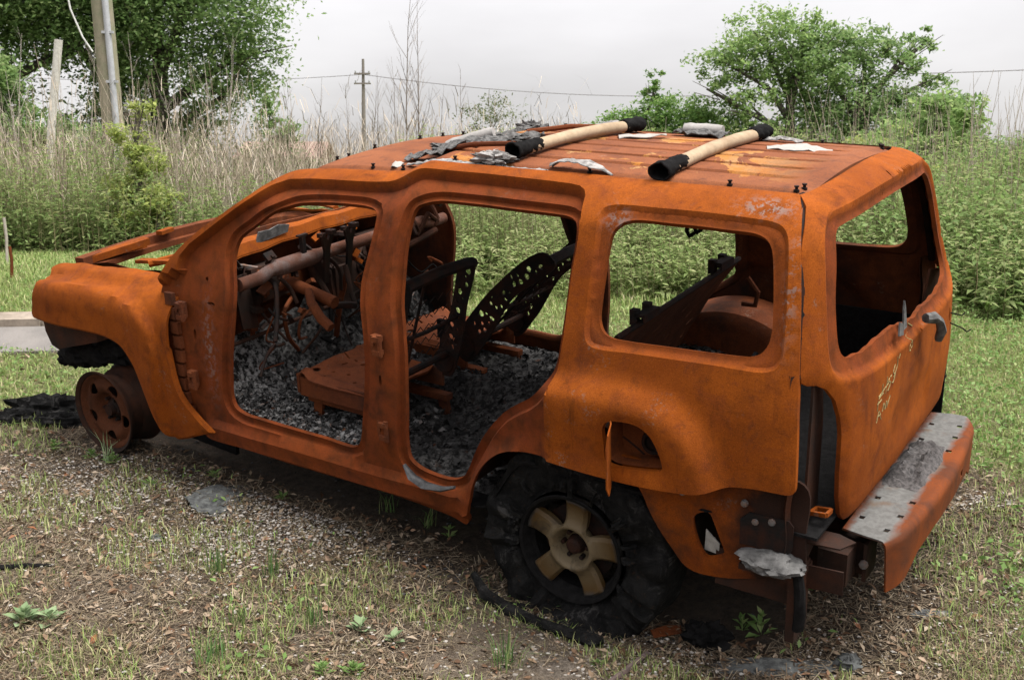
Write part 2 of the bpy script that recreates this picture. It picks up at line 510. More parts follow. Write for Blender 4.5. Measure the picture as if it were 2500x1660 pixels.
rhole = [(.782, 1.192), (.746, 1.226), (.69, 1.247), (.541, 1.252), (.348, 1.25), (.158, 1.249), (.108, 1.242), (.082, 1.223), (.070, 1.19), (.063, 1.128), (.066, 1.021),
    (.065, .943), (.064, .844), (.07, .734), (.082, .665), (.103, .614), (.138, .58), (.207, .536), (.282, .481), (.341, .418), (.391, .347), (.435, .267), (.471, .193),
    (.50, .15), (.55, .128), (.645, .125), (.719, .139), (.757, .167), (.766, .233), (.757, .4), (.758, .617), (.774, .737), (.79, .815), (.80, .933), (.804, 1.025), (.80, 1.112)]
qhole = [(-.09, 1.163), (-.102, 1.195), (-.123, 1.222), (-.16, 1.237), (-.299, 1.241), (-.493, 1.240), (-.591, 1.237), (-.627, 1.222), (-.65, 1.192), (-.666, 1.141), (-.688, 1.026),
    (-.698, .94), (-.693, .899), (-.673, .869), (-.64, .855), (-.546, .847), (-.377, .840), (-.197, .834), (-.146, .836), (-.113, .852), (-.093, .888), (-.088, .945), (-.087, 1.04), (-.087, 1.116)]
qrec = [(-.037, 1.235), (-.045, 1.258), (-.075, 1.273), (-.281, 1.281), (-.558, 1.278), (-.636, 1.273), (-.673, 1.259), (-.698, 1.228), (-.727, 1.089), (-.746, .918), (-.747, .861),
    (-.735, .838), (-.706, .821), (-.519, .813), (-.239, .803), (-.106, .797), (-.074, .806), (-.058, .835), (-.051, .94), (-.048, 1.079), (-.04, 1.198)]
fuel = [(-.178, .544), (-.189, .567), (-.215, .578), (-.27, .584), (-.314, .58), (-.352, .559), (-.378, .525), (-.397, .48), (-.403, .452), (-.395, .442), (-.305, .424), (-.208, .417), (-.186, .428), (-.18, .494)]
doorrec = [(2.031, .80), (2.018, .88), (1.972, .951), (1.827, 1.079), (1.65, 1.227), (1.579, 1.305), (1.51, 1.340), (1.373, 1.338), (1.223, 1.334), (1.08, 1.334), (.98, 1.340),
    (.92, 1.352), (.86, 1.362), (.80, 1.366), (.754, 1.368), (.63, 1.368), (.525, 1.368), (.407, 1.366), (.255, 1.364), (.143, 1.358), (.100, 1.35), (.072, 1.331), (.055, 1.305), (.037, 1.224),
    (.031, 1.132), (.031, 1.026), (.030, .948), (.028, .82), (.038, .717), (.052, .622), (.054, .45), (.05, .33), (.05, -.2), (1.0, -.2), (2.3, -.2), (2.3, .3), (2.2, .70)]
flare = [(.34, .20), (.33, .47), (.24, .585), (.15, .645), (.07, .668), (-.113, .682), (-.283, .688), (-.405, .664), (-.497, .606), (-.56, .525), (-.60, .434), (-.62, .30), (-.2, .2), (.07, .2)]

def densify(poly, step):
    return catmull(poly, step, True)

OUT = densify(outline, .022); FH = densify(fhole, .016); RH = densify(rhole, .016); QH = densify(qhole, .014); QR = densify(qrec, .02)
FU = densify(fuel, .012); DR = np.array(doorrec); DRd = np.concatenate([np.linspace(DR[i], DR[i + 1], max(2, int(np.linalg.norm(DR[i + 1] - DR[i]) / .02)), endpoint=False) for i in range(30)])
FL = np.array(flare)

def circ2(c, rx, ry, n=12, rot=0):
    t = np.linspace(0, 2 * np.pi, n, endpoint=False)
    x, y = rx * np.cos(t), ry * np.sin(t)
    return np.c_[c[0] + x * np.cos(rot) - y * np.sin(rot), c[1] + x * np.sin(rot) + y * np.cos(rot)]
small = [circ2((1.869, .779), .009, .013), circ2((1.834, .667), .024, .009, 12), circ2((1.949, .505), .010, .028, 12), circ2((.863, .497), .011, .024, 12)]

def side_disp(near):
    def f(P, X):
        dr = sdist(P, DR)
        leg = sstep(.34, .08, P[:, 0]) * sstep(.72, .60, P[:, 1])            # the jamb comes out to meet the flare
        d = -.042 * sstep(-.003, .013, dr) * (1 - .62 * leg)
        dh = np.minimum(pdist(P, FH), pdist(P, RH))
        d -= .020 * sstep(.038, .029, dh)
        d += .006 * sstep(.012, .0, dh)
        qr = sdist(P, QR)
        d -= .014 * sstep(-.003, .011, qr)
        d -= .006 * sstep(.024, .014, pdist(P, QH))
        fl = sdist(P, FL)
        d += (.060 * sstep(-.028, .050, fl) - .022 * sstep(.06, .26, fl)) * (1 - sstep(-.006, .006, dr) * (1 - .80 * leg))
        if near:
            d -= .008 * sstep(.020, .006, pdist(P, FU))
        # raised rib up the centre pillar, pressed flute beside it
        cu = .885 - .02 * np.cos((P[:, 1] - .6) * 3)
        pil = np.exp(-((P[:, 0] - cu + .02) / .03) ** 2) * sstep(.12, .3, P[:, 1]) * sstep(1.28, 1.12, P[:, 1])
        d += .016 * pil
        d -= .010 * np.exp(-((P[:, 0] - cu - .045) / .012) ** 2) * sstep(.55, .62, P[:, 1]) * sstep(1.18, 1.1, P[:, 1])
        # rocker: rolled top, groove, pinch weld
        ro = sstep(.42, .5, P[:, 0]) * sstep(2.05, 1.9, P[:, 0])
        d += ro * (.034 * sstep(.11, .06, P[:, 1]) - .012 * np.exp(-((P[:, 1] - .035) / .008) ** 2) - .018 * sstep(.01, -.012, P[:, 1]))
        # dog-leg in front of the rear wheel: a rolled ridge round the arch
        rr = np.hypot(P[:, 0], P[:, 1] + .06)
        dog = sstep(.02, .08, P[:, 0]) * sstep(-.05, .05, P[:, 1]) * sstep(.62, .5, P[:, 1]) * sstep(.75, .55, P[:, 0])
        d += dog * (1 - .6 * leg) * (.03 * np.exp(-((rr - .475) / .02) ** 2) - .012 * np.exp(-((rr - .525) / .02) ** 2))
        # rear edge of the quarter panel turns in
        d -= .010 * sstep(.012, 0, np.abs(P[:, 0] - interp(P[:, 1], [.4, .607, .87, 1.152, 1.4], [-.832, -.828, -.801, -.756, -.69])))
        # dents left by the heat
        d += .0035 * vnoise(X, 3.1, 4.0) + .0012 * vnoise(X, 9, 2.0)
        return d
    return f

def side_attr(P):
    return sstep(-.003, .012, sdist(P, DR)) * .95 + .55 * sstep(.0, .014, sdist(P, QR))

def paint_attr(P):
    a = np.exp(-(((P[:, 0] + .60) / .075) ** 2 + ((P[:, 1] - 1.335) / .04) ** 2))
    a += .7 * np.exp(-(((P[:, 0] + .745) / .022) ** 2 + ((P[:, 1] - 1.10) / .16) ** 2))
    a += .5 * np.exp(-(((P[:, 0] - 1.86) / .03) ** 2 + ((P[:, 1] - .45) / .2) ** 2))
    a += .7 * np.exp(-(((P[:, 0] + .1) / .04) ** 2 + ((P[:, 1] - 1.23) / .04) ** 2))
    return np.clip(a, 0, 1)

rings = [offset_ring(FH, k) for k in (.006, -.006, .0125, -.0125, .029, -.029, .038, -.038)] + [offset_ring(RH, k) for k in (.006, -.006, .0125, -.0125, .029, -.029, .038, -.038)] + \
        [offset_ring(QH, k) for k in (.014, -.014, .024, -.024)] + [offset_ring(QR, k) for k in (.003, -.011)] + \
        [offset_ring(DRd, k) for k in (.003, -.003, .008, -.008, .013, -.013)]

rings_n = rings + [offset_ring(FU, k) for k in (.008, -.008, .02, -.02)]
V, F, A = sheet(side, OUT, [FH, RH, QH, FU] + small, .032, side_disp(True), .020, rings_n, lambda P: np.c_[side_attr(P), paint_attr(P)], flip=False)
if V[:len(V) // 2, 1].mean() < V[len(V) // 2:, 1].mean():
    V, F, A = sheet(side, OUT, [FH, RH, QH, FU] + small, .032, side_disp(True), .020, rings_n, lambda P: np.c_[side_attr(P), paint_attr(P)], flip=True)
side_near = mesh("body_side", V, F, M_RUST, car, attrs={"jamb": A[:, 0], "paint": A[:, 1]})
V2, F2, A2 = sheet(side, OUT, [FH, RH, QH], .05, side_disp(False), .020, rings, lambda P: np.c_[side_attr(P), paint_attr(P)], flip=True)
V2 = V2 * np.array([1, -1, 1]); F2 = [f[::-1] for f in F2]
side_far = mesh("body_side", V2, F2, rust("rust_far_side", (.13, .038, .012), (.07, .022, .010), (.022, .012, .009), soot=.45), car)
side_far["label"] = "far side of the body seen from its sooty inside"

# ---- roof panel with pressed ribs
def roof_z(u, v):
    w = 1.312 - dz(u) + .030 * (1 - (np.abs(v) / .5) ** 2)
    rib = 0
    for c in (-.33, -.2, -.067, .067, .2, .33):
        rib = rib + .009 * sstep(.017, .010, np.abs(v - c))
    w = w - rib * sstep(-.62, -.56, u) * sstep(.92, .84, u)
    w = w - .014 * sstep(.455, .475, np.abs(v))
    w = w - .11 * np.clip((u - 1.44) / .13, 0, 2) ** 2
    w = w - .010 * sstep(-.64, -.67, u)
    return w
us = np.concatenate([np.linspace(-.685, -.6, 8), np.linspace(-.58, .76, 60), np.linspace(.78, 1.02, 16), np.linspace(1.05, 1.40, 14), np.linspace(1.42, 1.575, 12)])
vs = np.concatenate([np.linspace(-.498, -.44, 8), np.linspace(-.43, .43, 190), np.linspace(.44, .498, 8)])
UU, VV = np.meshgrid(us, vs, indexing='ij')
WW = roof_z(UU, VV)
Pn = np.stack([UU, VV, WW], -1).reshape(-1, 3)
Pn[:, 2] += .003 * vnoise(Pn, 3.0, 9.0)
nu, nv = len(us), len(vs)
F = [(i * nv + j, (i + 1) * nv + j, (i + 1) * nv + j + 1, i * nv + j + 1) for i in range(nu - 1) for j in range(nv - 1)]
n0 = len(Pn)
Pb = Pn.copy(); Pb[:, 2] -= .014
F += [tuple(x + n0 for x in f[::-1]) for f in F[:]]
per = [(i, 0) for i in range(nu)] + [(nu - 1, j) for j in range(1, nv)] + [(i, nv - 1) for i in range(nu - 2, -1, -1)] + [(0, j) for j in range(nv - 2, 0, -1)]
per = [i * nv + j for i, j in per]
F += [(per[i], per[(i + 1) % len(per)], per[(i + 1) % len(per)] + n0, per[i] + n0) for i in range(len(per))]
roof = mesh("roof_panel", np.concatenate([Pn, Pb]), F, M_ROOF, car)
# drip channel under the roof edges, closing the gap to the body sides
mb = MB()
for sgn in (-1, 1):
    pts = [(u, sgn * .500, float(roof_z(u, .49)) - .018) for u in np.linspace(-.68, 1.5, 40)]
    mb.tube(pts, .013, 6)
mb.build("drip_channel", M_RUSTD, car)
# roof rails inside (cross bows)
mb = MB()
for u in (-.45, .0, .45, .83):
    mb.tube([(u, v, float(roof_z(u, v * .8)) - .035 - .25 * max(0, abs(v) - .45)) for v in np.linspace(-.52, .52, 13)], .02, 6, flat=.5)
mb.build("roof_bow", M_SOOT, car)
# screen header between the front pillars
mb = MB()
mb.tube([(1.545 - .02 * (v / .5) ** 2, v, float(roof_z(1.545, v * .7)) - .03) for v in np.linspace(-.52, .52, 15)], .036, 8, flat=.6)
mb.build("screen_header", M_RUSTD, car)

# rack studs standing on the roof edge
stud_v = MB()
stud_v.lathe([(.0, .016), (.0085, .016), (.0085, .012), (.0055, .011), (.0055, .004), (.010, .003), (.010, -.004)], 8, 'Z')
studs = [(-.64, .462), (-.655, .43), (-.41, .462), (.735, .462), (1.0, .462), (1.16, .462), (.13, .462), (-.64, -.462), (-.655, -.43), (-.41, -.462), (.735, -.462), (.70, -.43), (1.0, -.462),
         (1.47, .34), (1.485, .25), (1.46, .10), (1.42, -.18), (1.40, -.33), (1.36, -.44), (.79, -.462)]
sm = None
for k, (u, v) in enumerate(studs):
    if sm is None:
        o = stud_v.build("stud", M_SOOT, roof); sm = o.data
    else:
        o = bpy.data.objects.new("stud", sm); COL.objects.link(o); o.parent = roof
    o.location = (u, v, float(roof_z(u, v)) + .001)

# ---- tailgate, wrapping round both corners
TT = [.20, .26, .5, .75, 1.0, 1.15, 1.2485, 1.331, 1.424]
TW = [.20, .26, .5, .75, 1.0, 1.15, 1.24, 1.29, 1.313]
TU = [-.938, -.944, -.957, -.953, -.918, -.888, -.850, -.787, -.70]
TK = [.125, .125, .125, .125, .125, .122, .10, .065, .025]
def tail(a, t):
    a = np.asarray(a, float); t = np.asarray(t, float)
    w = interp(t, TT, TW); V_ = np.minimum(vside(w), .885)
    w = w + .028 * np.clip(1 - a ** 2, 0, 1) * sstep(1.1, 1.42, t)
    return np.stack([interp(t, TT, TU) + .012 * a ** 2 + interp(t, TT, TK) * np.abs(a) ** 6, a * V_, w], -1)
halfR = [(.99, 1.415), (.99, 1.33), (.99, 1.2), (.99, 1.0), (.99, .83), (.985, .80), (.965, .789), (.93, .785), (.887, .765), (.84, .722), (.805, .66), (.79, .6), (.782, .46), (.765, .37), (.735, .30), (.70, .268), (.66, .262)]
tout = halfR + [(-a, t) for a, t in halfR[::-1]]
tout = [(float(a), float(t)) for a, t in tout]
TOUT = []
for i in range(len(tout)):
    p, q = np.array(tout[i]), np.array(tout[(i + 1) % len(tout)])
    k = max(1, int(np.linalg.norm(q - p) / .03))
    TOUT += [p + (q - p) * j / k for j in range(k)]
TOUT = np.array(TOUT)
gh = [(.80, 1.215), (.785, 1.236), (.75, 1.243), (.4, 1.247), (0, 1.248), (-.4, 1.247), (-.75, 1.243), (-.785, 1.236), (-.80, 1.215), (-.82, 1.10), (-.835, .98), (-.835, .90), (-.82, .855), (-.78, .825), (-.70, .81), (-.5, .79),
      (-.3, .785), (-.15, .80), (-.05, .795), (.08, .805), (.2, .825), (.3, .832), (.42, .835), (.55, .832), (.66, .828), (.74, .835), (.79, .855), (.81, .89), (.82, .98), (.812, 1.10)]
GH = catmull(gh, .016)
jag = np.array([noise.noise(Vector((x * 14, y * 14, 3))) for x, y in GH])
GH = GH + np.c_[np.zeros(len(GH)), jag * .010 * (GH[:, 1] < .87)]
GR = [(.90, 1.235), (.88, 1.275), (.84, 1.285), (0, 1.290), (-.84, 1.285), (-.88, 1.275), (-.90, 1.235), (-.91, 1.1), (-.92, .95), (-.91, .85), (-.88, .79), (-.80, .755), (0, .745), (.70, .772), (.82, .785), (.875, .82), (.895, .88), (.90, 1.0)]
GR = catmull(GR, .03)
def tail_disp(P, X):
    d = -.024 * sstep(-.005, .022, sdist(P, GR)) - .006 * sstep(.03, .015, pdist(P, GH))
    d -= .012 * sstep(.020, .0, pdist(P, TOUT)) * (P[:, 1] < 1.3)
    # number-plate hollow and warped lower skin
    d -= .010 * sstep(0, .03, sdist(P, np.array([(.30, .55), (.30, .38), (-.30, .38), (-.30, .55)])))
    d += .007 * vnoise(X, 2.6, 1.0) + .003 * vnoise(X, 7, 5.0)
    d += .010 * np.exp(-(((P[:, 0] - .1) / .3) ** 2 + ((P[:, 1] - .80) / .05) ** 2))
    # torn slit towards the far corner
    return d
trings = [offset_ring(GH, k) for k in (.015, -.015, .03, -.03)] + [offset_ring(GR, k) for k in (-.004, .004, .012, -.012, .022, -.022)]
slit = circ2((-.62, .66), .012, .035, 10, -.3)
tear = circ2((-.02, 1.315), .009, .016, 8, .4)
args = (tail, TOUT, [GH, slit, tear], .035, tail_disp, .016, trings, lambda P: .8 * sstep(.0, .02, sdist(P, GR)))
V, F, A = sheet(*args)
if V[:len(V) // 2, 0].mean() > V[len(V) // 2:, 0].mean():
    V, F, A = sheet(*args, flip=True)
tailgate = mesh("tailgate", V, F, M_RUST, car, attrs={"jamb": A, "paint": np.zeros(len(A))})

# ---- front fenders
FQ = [-.08, .10, .30, .44, .54, .61, .67, .74, .82, .90]
FW = [-.08, .10, .30, .44, .54, .605, .65, .69, .705, .70]
FV = [.865, .895, .910, .912, .905, .880, .835, .765, .690, .61]
def fend(u, q):
    u = np.asarray(u, float); q = np.asarray(q, float)
    w = interp(q, FQ, FW) - interp(u, [1.8, 2.3, 2.6, 2.9, 3.2], [-.012, -.010, .0, .020, .055]) * sstep(.42, .70, q)
    v = interp(q, FQ, FV) - interp(u, [1.8, 2.0, 2.2, 2.7, 2.95, 3.2], [.012, .010, .004, .0, .012, .05])
    return np.stack([u + 0 * w, v, w], -1)
def chain(*segs):
    """closed outline from open smooth runs that meet at sharp corners"""
    out = []
    for q in segs: out += list(catmull(np.array(q, float), .02, False)[:-1])
    return np.array(out)
FO = chain([(2.06, .775), (2.2, .785), (2.46, .792), (2.66, .789), (2.85, .792), (3.0, .786), (3.075, .765), (3.10, .735), (3.072, .69), (3.045, .62), (3.060, .548), (3.108, .431), (3.113, .415)],
           [(3.113, .415), (2.871, .419), (2.658, .428), (2.485, .423), (2.392, .396), (2.327, .32), (2.276, .2), (2.232, .076), (2.186, -.009), (2.138, -.044)],
           [(2.138, -.044), (2.06, -.02), (1.996, .007), (1.867, .053)],
           [(1.867, .053), (1.956, .124), (2.033, .216), (2.064, .386), (2.064, .579), (2.045, .70), (2.06, .775)])
CR = np.array([(3.3, .640), (2.99, .640), (2.704, .645), (2.452, .638), (2.261, .600), (2.16, .515), (2.13, .40), (2.17, .1), (2.17, -.3), (3.3, -.3)])
def fend_disp(P, X):
    cr = sdist(P, CR)
    d = .032 * sstep(-.022, .016, cr) - .018 * sstep(.02, .18, cr)
    c = .700 + .010 * np.sin(P[:, 0] * 9 + 1)
    d -= .013 * np.exp(-((P[:, 1] - c) / .016) ** 2) * sstep(2.2, 2.45, P[:, 0])      # buckled shelf below the top edge
    d += .006 * vnoise(X, 4.0, 3.0) * sstep(.5, .7, P[:, 1]) + .003 * vnoise(X, 2.2, 8.0)
    d += .007 * vnoise(X, 11.0, 1.5) * sstep(.64, .72, P[:, 1])
    d -= .006 * np.exp(-((P[:, 1] - .035) / .012) ** 2) * sstep(2.2, 2.1, P[:, 0])
    d -= .010 * sstep(.012, 0, np.abs(pdist(P, FO))) * (P[:, 1] < .44)
    return d
args = (fend, FO, [], .022, fend_disp, .012, [offset_ring(FO, k) for k in (.012, -.012)])
V, F, A = sheet(*args)
if V[:len(V) // 2, 1].mean() < V[len(V) // 2:, 1].mean():
    V, F, A = sheet(*args, flip=True)
mesh("front_fender", V, F, M_RUSTF, car)
o = mesh("front_fender", V * np.array([1, -1, 1]), [f[::-1] for f in F], M_RUSTF, car)
# dark backing behind the seam between body side and tailgate
for sg in (1, -1):
    mb = MB(); pts = []
    for s_, u_ in [(.82, -.795), (.95, -.78), (1.152, -.745), (1.30, -.705), (1.40, -.680), (1.44, -.665)]:
        p_ = side(u_, s_); pts.append((float(p_[0]) - .004, sg * (float(p_[1]) - .026), float(p_[2]) - .014))
    mb.tube(list(catmull(np.array(pts), .03, False)), .017, 8)
    mb.build("seam_channel", M_SOOT, car)
def lump(c, r, seed, n=(14, 20), amp=.35, freq=2.2):
    V = []; F = []
    a, b = n
    for i in range(a + 1):
        t = math.pi * i / a
        for j in range(b):
            f = 2 * math.pi * j / b
            d = Vector((math.sin(t) * math.cos(f), math.sin(t) * math.sin(f), math.cos(t)))
            s = 1 + amp * (noise.noise(d * freq + Vector((seed, seed * 2, 0))) + .5 * noise.noise(d * freq * 2.7 + Vector((seed, 0, seed))) + .3 * noise.noise(d * freq * 6 + Vector((seed, 0, seed))))
            V.append((c[0] + d.x * r[0] * s, c[1] + d.y * r[1] * s, c[2] + d.z * r[2] * s))
    for i in range(a):
        for j in range(b):
            F.append((i * b + j, i * b + (j + 1) % b, (i + 1) * b + (j + 1) % b, (i + 1) * b + j))
    return V, F
# ---- inner structure: floor, firewall, cowl, wheel housings
def grid_sheet(name, xs, ys, fn, mat, parent, thick=.006, normal=(0, 0, -1), **kw):
    """sheet over a regular grid; fn(x, y) -> point arrays"""
    X, Y = np.meshgrid(xs, ys, indexing='ij')
    P = np.stack(fn(X, Y), -1).reshape(-1, 3)
    a, b = len(xs), len(ys)
    F = [(i * b + j, (i + 1) * b + j, (i + 1) * b + j + 1, i * b + j + 1) for i in range(a - 1) for j in range(b - 1)]
    n = len(P)
    Q = P + np.array(normal) * thick
    F += [tuple(x + n for x in f[::-1]) for f in F[:]]
    per = [(i, 0) for i in range(a)] + [(a - 1, j) for j in range(1, b)] + [(i, b - 1) for i in range(a - 2, -1, -1)] + [(0, j) for j in range(b - 2, 0, -1)]
    per = [i * b + j for i, j in per]
    F += [(per[i], per[(i + 1) % len(per)], per[(i + 1) % len(per)] + n, per[i] + n) for i in range(len(per))]
    return mesh(name, np.concatenate([P, Q]), F, mat, parent, **kw)

def floor_h(u, v):
    w = .055 + .24 * sstep(.42, .20, u) + .10 * np.exp(-(v / .13) ** 2) * sstep(.2, .5, u)
    return w + .30 * sstep(1.75, 2.08, u)
grid_sheet("floor_pan", np.linspace(-.90, 2.05, 90), np.linspace(-.83, .83, 43), lambda u, v: (u, v, floor_h(u, v)), M_CHAR, car, .01)
grid_sheet("firewall", np.linspace(.05, .86, 20), np.linspace(-.74, .74, 31), lambda w, v: (2.05 + .03 * np.sin(v * 7) * np.sin(w * 9) + .05 * (w < .5), v, w), M_RUSTD, car, .012, (1, 0, 0))
# cowl: folded beam under the missing windscreen and the plenum in front of it
mb = MB()
prof = [(1.93, .815), (1.945, .862), (1.985, .868), (2.02, .858), (2.03, .80), (2.06, .79), (2.20, .775), (2.235, .74)]
vv = np.linspace(-.70, .70, 21)
V = [(u - .05 * (v / .7) ** 2, v, w - .012 * (v / .7) ** 2 + .004 * math.sin(v * 23 + u * 30)) for u, w in prof for v in vv]
nv = len(vv)
F = [(i * nv + j, i * nv + j + 1, (i + 1) * nv + j + 1, (i + 1) * nv + j) for i in range(len(prof) - 1) for j in range(nv - 1)]
mb.add(V, F)
mb.add([(x, y, z - .008) for x, y, z in V], [f[::-1] for f in F])
mb.build("cowl_beam", M_RUSTF, car)
mb = MB()
mb.plate([(-.05, .0), (.16, .01), (.17, .045), (.10, .06), (.04, .05), (-.03, .055)], (1.925, .40, .835), (0, -1, .03), (-.12, 0, 1), .006)
mb.build("torn_sheet", M_ASHGREY, car)
mb = MB()
mb.tube([(1.93, -.50, .86), (1.92, -.53, .89), (1.94, -.56, .85)], [.018, .03, .015], 7, jit=.3)
mb.build("melted_clump", M_ASHGREY, car)

# inner wheel housings behind both rear wheels, bulging into the boot
for sg in (1, -1):
    th = np.linspace(.12, math.pi - .10, 30)
    mb = MB(); V = []
    for t in th:
        for v_, r_ in ((.805, .455), (.79, .47), (.62, .475), (.56, .455), (.53, .40), (.53, .12)):
            V.append((r_ * math.cos(t) * 1.02, sg * v_, r_ * math.sin(t) + .06 * (r_ > .2)))
    k = 6
    F = [(i * k + j, i * k + j + 1, (i + 1) * k + j + 1, (i + 1) * k + j) for i in range(len(th) - 1) for j in range(k - 1)]
    mb.add(V, F)
    o = mb.build("wheel_housing", M_RUSTD if sg < 0 else M_RUSTK, car)
# inner aprons of the engine bay, strut towers and the front frame
for sg in (1, -1):
    mb = MB()
    V = []
    uu = np.linspace(2.06, 3.02, 20)
    for u in uu:
        top = .69 - .05 * max(0, (u - 2.7) / .35)
        for v_, w_ in ((.66, top), (.62, top - .02), (.58, top - .12), (.56, .42)):
            V.append((u, sg * v_, w_ + .01 * math.sin(u * 14)))
    k = 4
    F = [(i * k + j, i * k + j + 1, (i + 1) * k + j + 1, (i + 1) * k + j) for i in range(len(uu) - 1) for j in range(k - 1)]
    mb.add(V, F)
    mb.add([(x, y - sg * .01, z) for x, y, z in V], [f[::-1] for f in F])
    mb.build("inner_apron", M_RUSTD, car)
mb = MB()
for sg in (1, -1):
    mb.beam((-.95, sg * .47, .05), (.55, sg * .47, .0), .07, .10)
    mb.beam((.55, sg * .47, .0), (2.1, sg * .42, .0), .08, .12)
    mb.beam((2.1, sg * .42, .0), (3.1, sg * .42, .16), .08, .12)
mb.beam((-.80, -.5, .05), (-.80, .5, .05), .08, .08)
mb.beam((2.7, -.44, .05), (2.7, .44, .05), .14, .07)
mb.build("chassis_frame", M_SOOT, car)
mb = MB(); mb.tube([(2.70, -.60, -.024), (2.70, .60, -.024)], .03, 8); mb.build('axle', M_SOOT, car)
mb = MB()
mb.tube([(0, -.60, 0), (0, .60, 0)], .042, 10)
mb.lathe([(.02, -.15), (.13, -.10), (.155, 0), (.13, .10), (.02, .15)], 14, 'Y', (0, 0.05, 0))
mb.build("axle", M_SOOT, car)
# grille header bar joining the fender noses
mb = MB()
for (dz_, du, h) in ((0, 0, .05), (-.035, -.02, .03)):
    pts = [(3.04 + du - .06 * (v / .7) ** 2, v, .672 + dz_ - .018 * (v / .7) ** 2 * (1 if v < 0 else .6)) for v in np.linspace(.66, -.72, 15)]
    for a, b in zip(pts[:-1], pts[1:]): mb.beam(a, b, .055 if dz_ == 0 else .09, h)
mb.build("grille_header", M_RUSTD, car, smooth=False)
mb = MB()
mb.beam((3.0, .60, .665), (2.93, .28, .70), .06, .035); mb.beam((3.03, .60, .64), (3.0, .25, .66), .05, .05)
mb.plate([(-.05, -.02), (.05, -.02), (.06, .0), (.05, .02), (-.05, .02)], (2.98, .12, .712), (.2, -1, 0), (1, .2, 0), .02)
mb.build("header_bracket", M_RUSTF, car)
mb = MB()
mb.tube([(2.52, .60, .70), (2.45, .52, .715), (2.36, .50, .73), (2.25, .50, .745)], [.018, .022, .03, .03], 7)
mb.beam((2.62, .58, .70), (2.40, .56, .72), .05, .016)
mb.build("hood_hinge", M_RUSTF, car)
mb = MB()
mb.tube([(2.25, -.45, .80), (2.5, -.60, .77), (2.75, -.66, .74), (2.95, -.68, .70)], [.02, .03, .03, .02], 7, flat=.5)
mb.build("far_hood_ledge", M_RUSTF, car)
mb = MB(); mb.plate([(2.04, -.20), (2.50, -.17), (2.52, .10), (2.40, .40), (2.04, .44)], (0, .60, 0), (1, 0, 0), (0, 0, 1), .02); mb.build('arch_shade_sheet', M_CHAR, car)  # black sheet added for the deep shade inside the front wheel arch
# hanging nose plate and burnt wheel-arch liner
mb = MB()
mb.plate([(-.34, .44), (-.34, .34), (-.05, .26), (.00, .245), (.05, .26), (.085, .33), (.09, .45)], (3.03, .78, 0), (1, 0, 0), (0, 0, 1), .10)
mb.build("nose_bracket", M_RUSTK, car)
mb = MB()
for c_, r_, sd_ in (((3.03, .73, .185), (.13, .05, .062), 1.2), ((2.90, .72, .215), (.14, .05, .070), 3.4), ((2.76, .70, .265), (.14, .05, .075), 5.1), ((2.62, .69, .28), (.12, .05, .09), 6.6), ((3.13, .74, .145), (.04, .03, .03), 8.8)):
    V, F = lump(c_, r_, sd_, (14, 26), .42, 3.0); mb.add(V, F)
o = mb.build("burnt_liner", M_CHAR, car); o["label"] = "charred black remains of the arch liner"

# ---- door hinges and strikers on the pillars
def hinge(u, w, v):
    mb = MB()
    mb.box((u, v, w), (.045, .03, .07)); mb.box((u - .018, v + .02, w - .028), (.035, .03, .02)); mb.box((u - .018, v + .02, w + .028), (.035, .03, .02))
    mb.tube([(u - .03, v + .022, w - .045), (u - .03, v + .022, w + .045)], .010, 8)
    mb.lathe([(0, .022), (.009, .022), (.009, 0)], 8, 'Y', (u + .010, v, w))
    return mb.build("hinge", M_RUSTD, car)
for u, w in ((.875, .645), (.872, .285)): hinge(u, w, .835)
for u, w in ((2.0, .62), (1.975, .30)): hinge(u, w, .855)
for k, w in enumerate(np.linspace(.12, .66, 9)):
    mb = MB(); mb.box((2.06 + .01 * math.sin(k) - .10 * max(0, .35 - w) * 1.2, .852, w), (.05, .02, .055))
    mb.build("fender_mount", M_RUSTD, car, smooth=False)

# ---- lower rear corner panel with its rectangular opening
lo = [(-.20, .42), (-.235, .36), (-.30, .27), (-.40, .10), (-.43, .055), (-.47, .035), (-.58, .042), (-.70, .08), (-.80, .11), (-.855, .13), (-.86, .30), (-.845, .46), (-.6, .46), (-.4, .42)]
LO = catmull(lo, .025)
LH = catmull([(-.480, .258), (-.490, .272), (-.528, .288), (-.540, .282), (-.590, .152), (-.586, .138), (-.528, .106), (-.515, .112)], .012)
def low_fn(u, w):
    return np.stack([np.asarray(u, float) + 0 * w, .842 - .035 * sstep(.22, .02, w) - .02 * sstep(-.70, -.86, u), np.asarray(w, float) + 0 * u], -1)
def low_disp(P, X):
    return -.008 * sstep(.022, .008, pdist(P, LH)) - .012 * sstep(.10, .03, pdist(P, np.array([(-.3, .335), (-.85, .385)]), False)) + .003 * vnoise(X, 6, 2)
args = (low_fn, LO, [LH], .03, low_disp, .012, [offset_ring(LH, k) for k in (.01, -.01, .022, -.022)])
V, F, A = sheet(*args)
if V[:len(V) // 2, 1].mean() < V[len(V) // 2:, 1].mean(): V, F, A = sheet(*args, flip=True)
M_CORNER = rust("rust_brown_corner", (.22, .052, .006), (.145, .034, .005), (.045, .015, .007), soot=.15)
nt = M_CORNER.node_tree; bs = nt.nodes["Principled BSDF"]; old = bs.inputs["Base Color"].links[0].from_socket      # sooty burn stain round the lamp corner
g = G.__new__(G); g.m, g.t, g.n, g.l = M_CORNER, nt, nt.nodes, nt.links; g.obj = [n_ for n_ in nt.nodes if n_.type == 'TEX_COORD'][0].outputs["Object"]
sx = g.n.new("ShaderNodeSeparateXYZ"); g.l.new(g.obj, sx.inputs[0])
stn = g.math('ADD', sx.outputs[0], g.math('MULTIPLY', g.noise(9, 6, .65), .30))
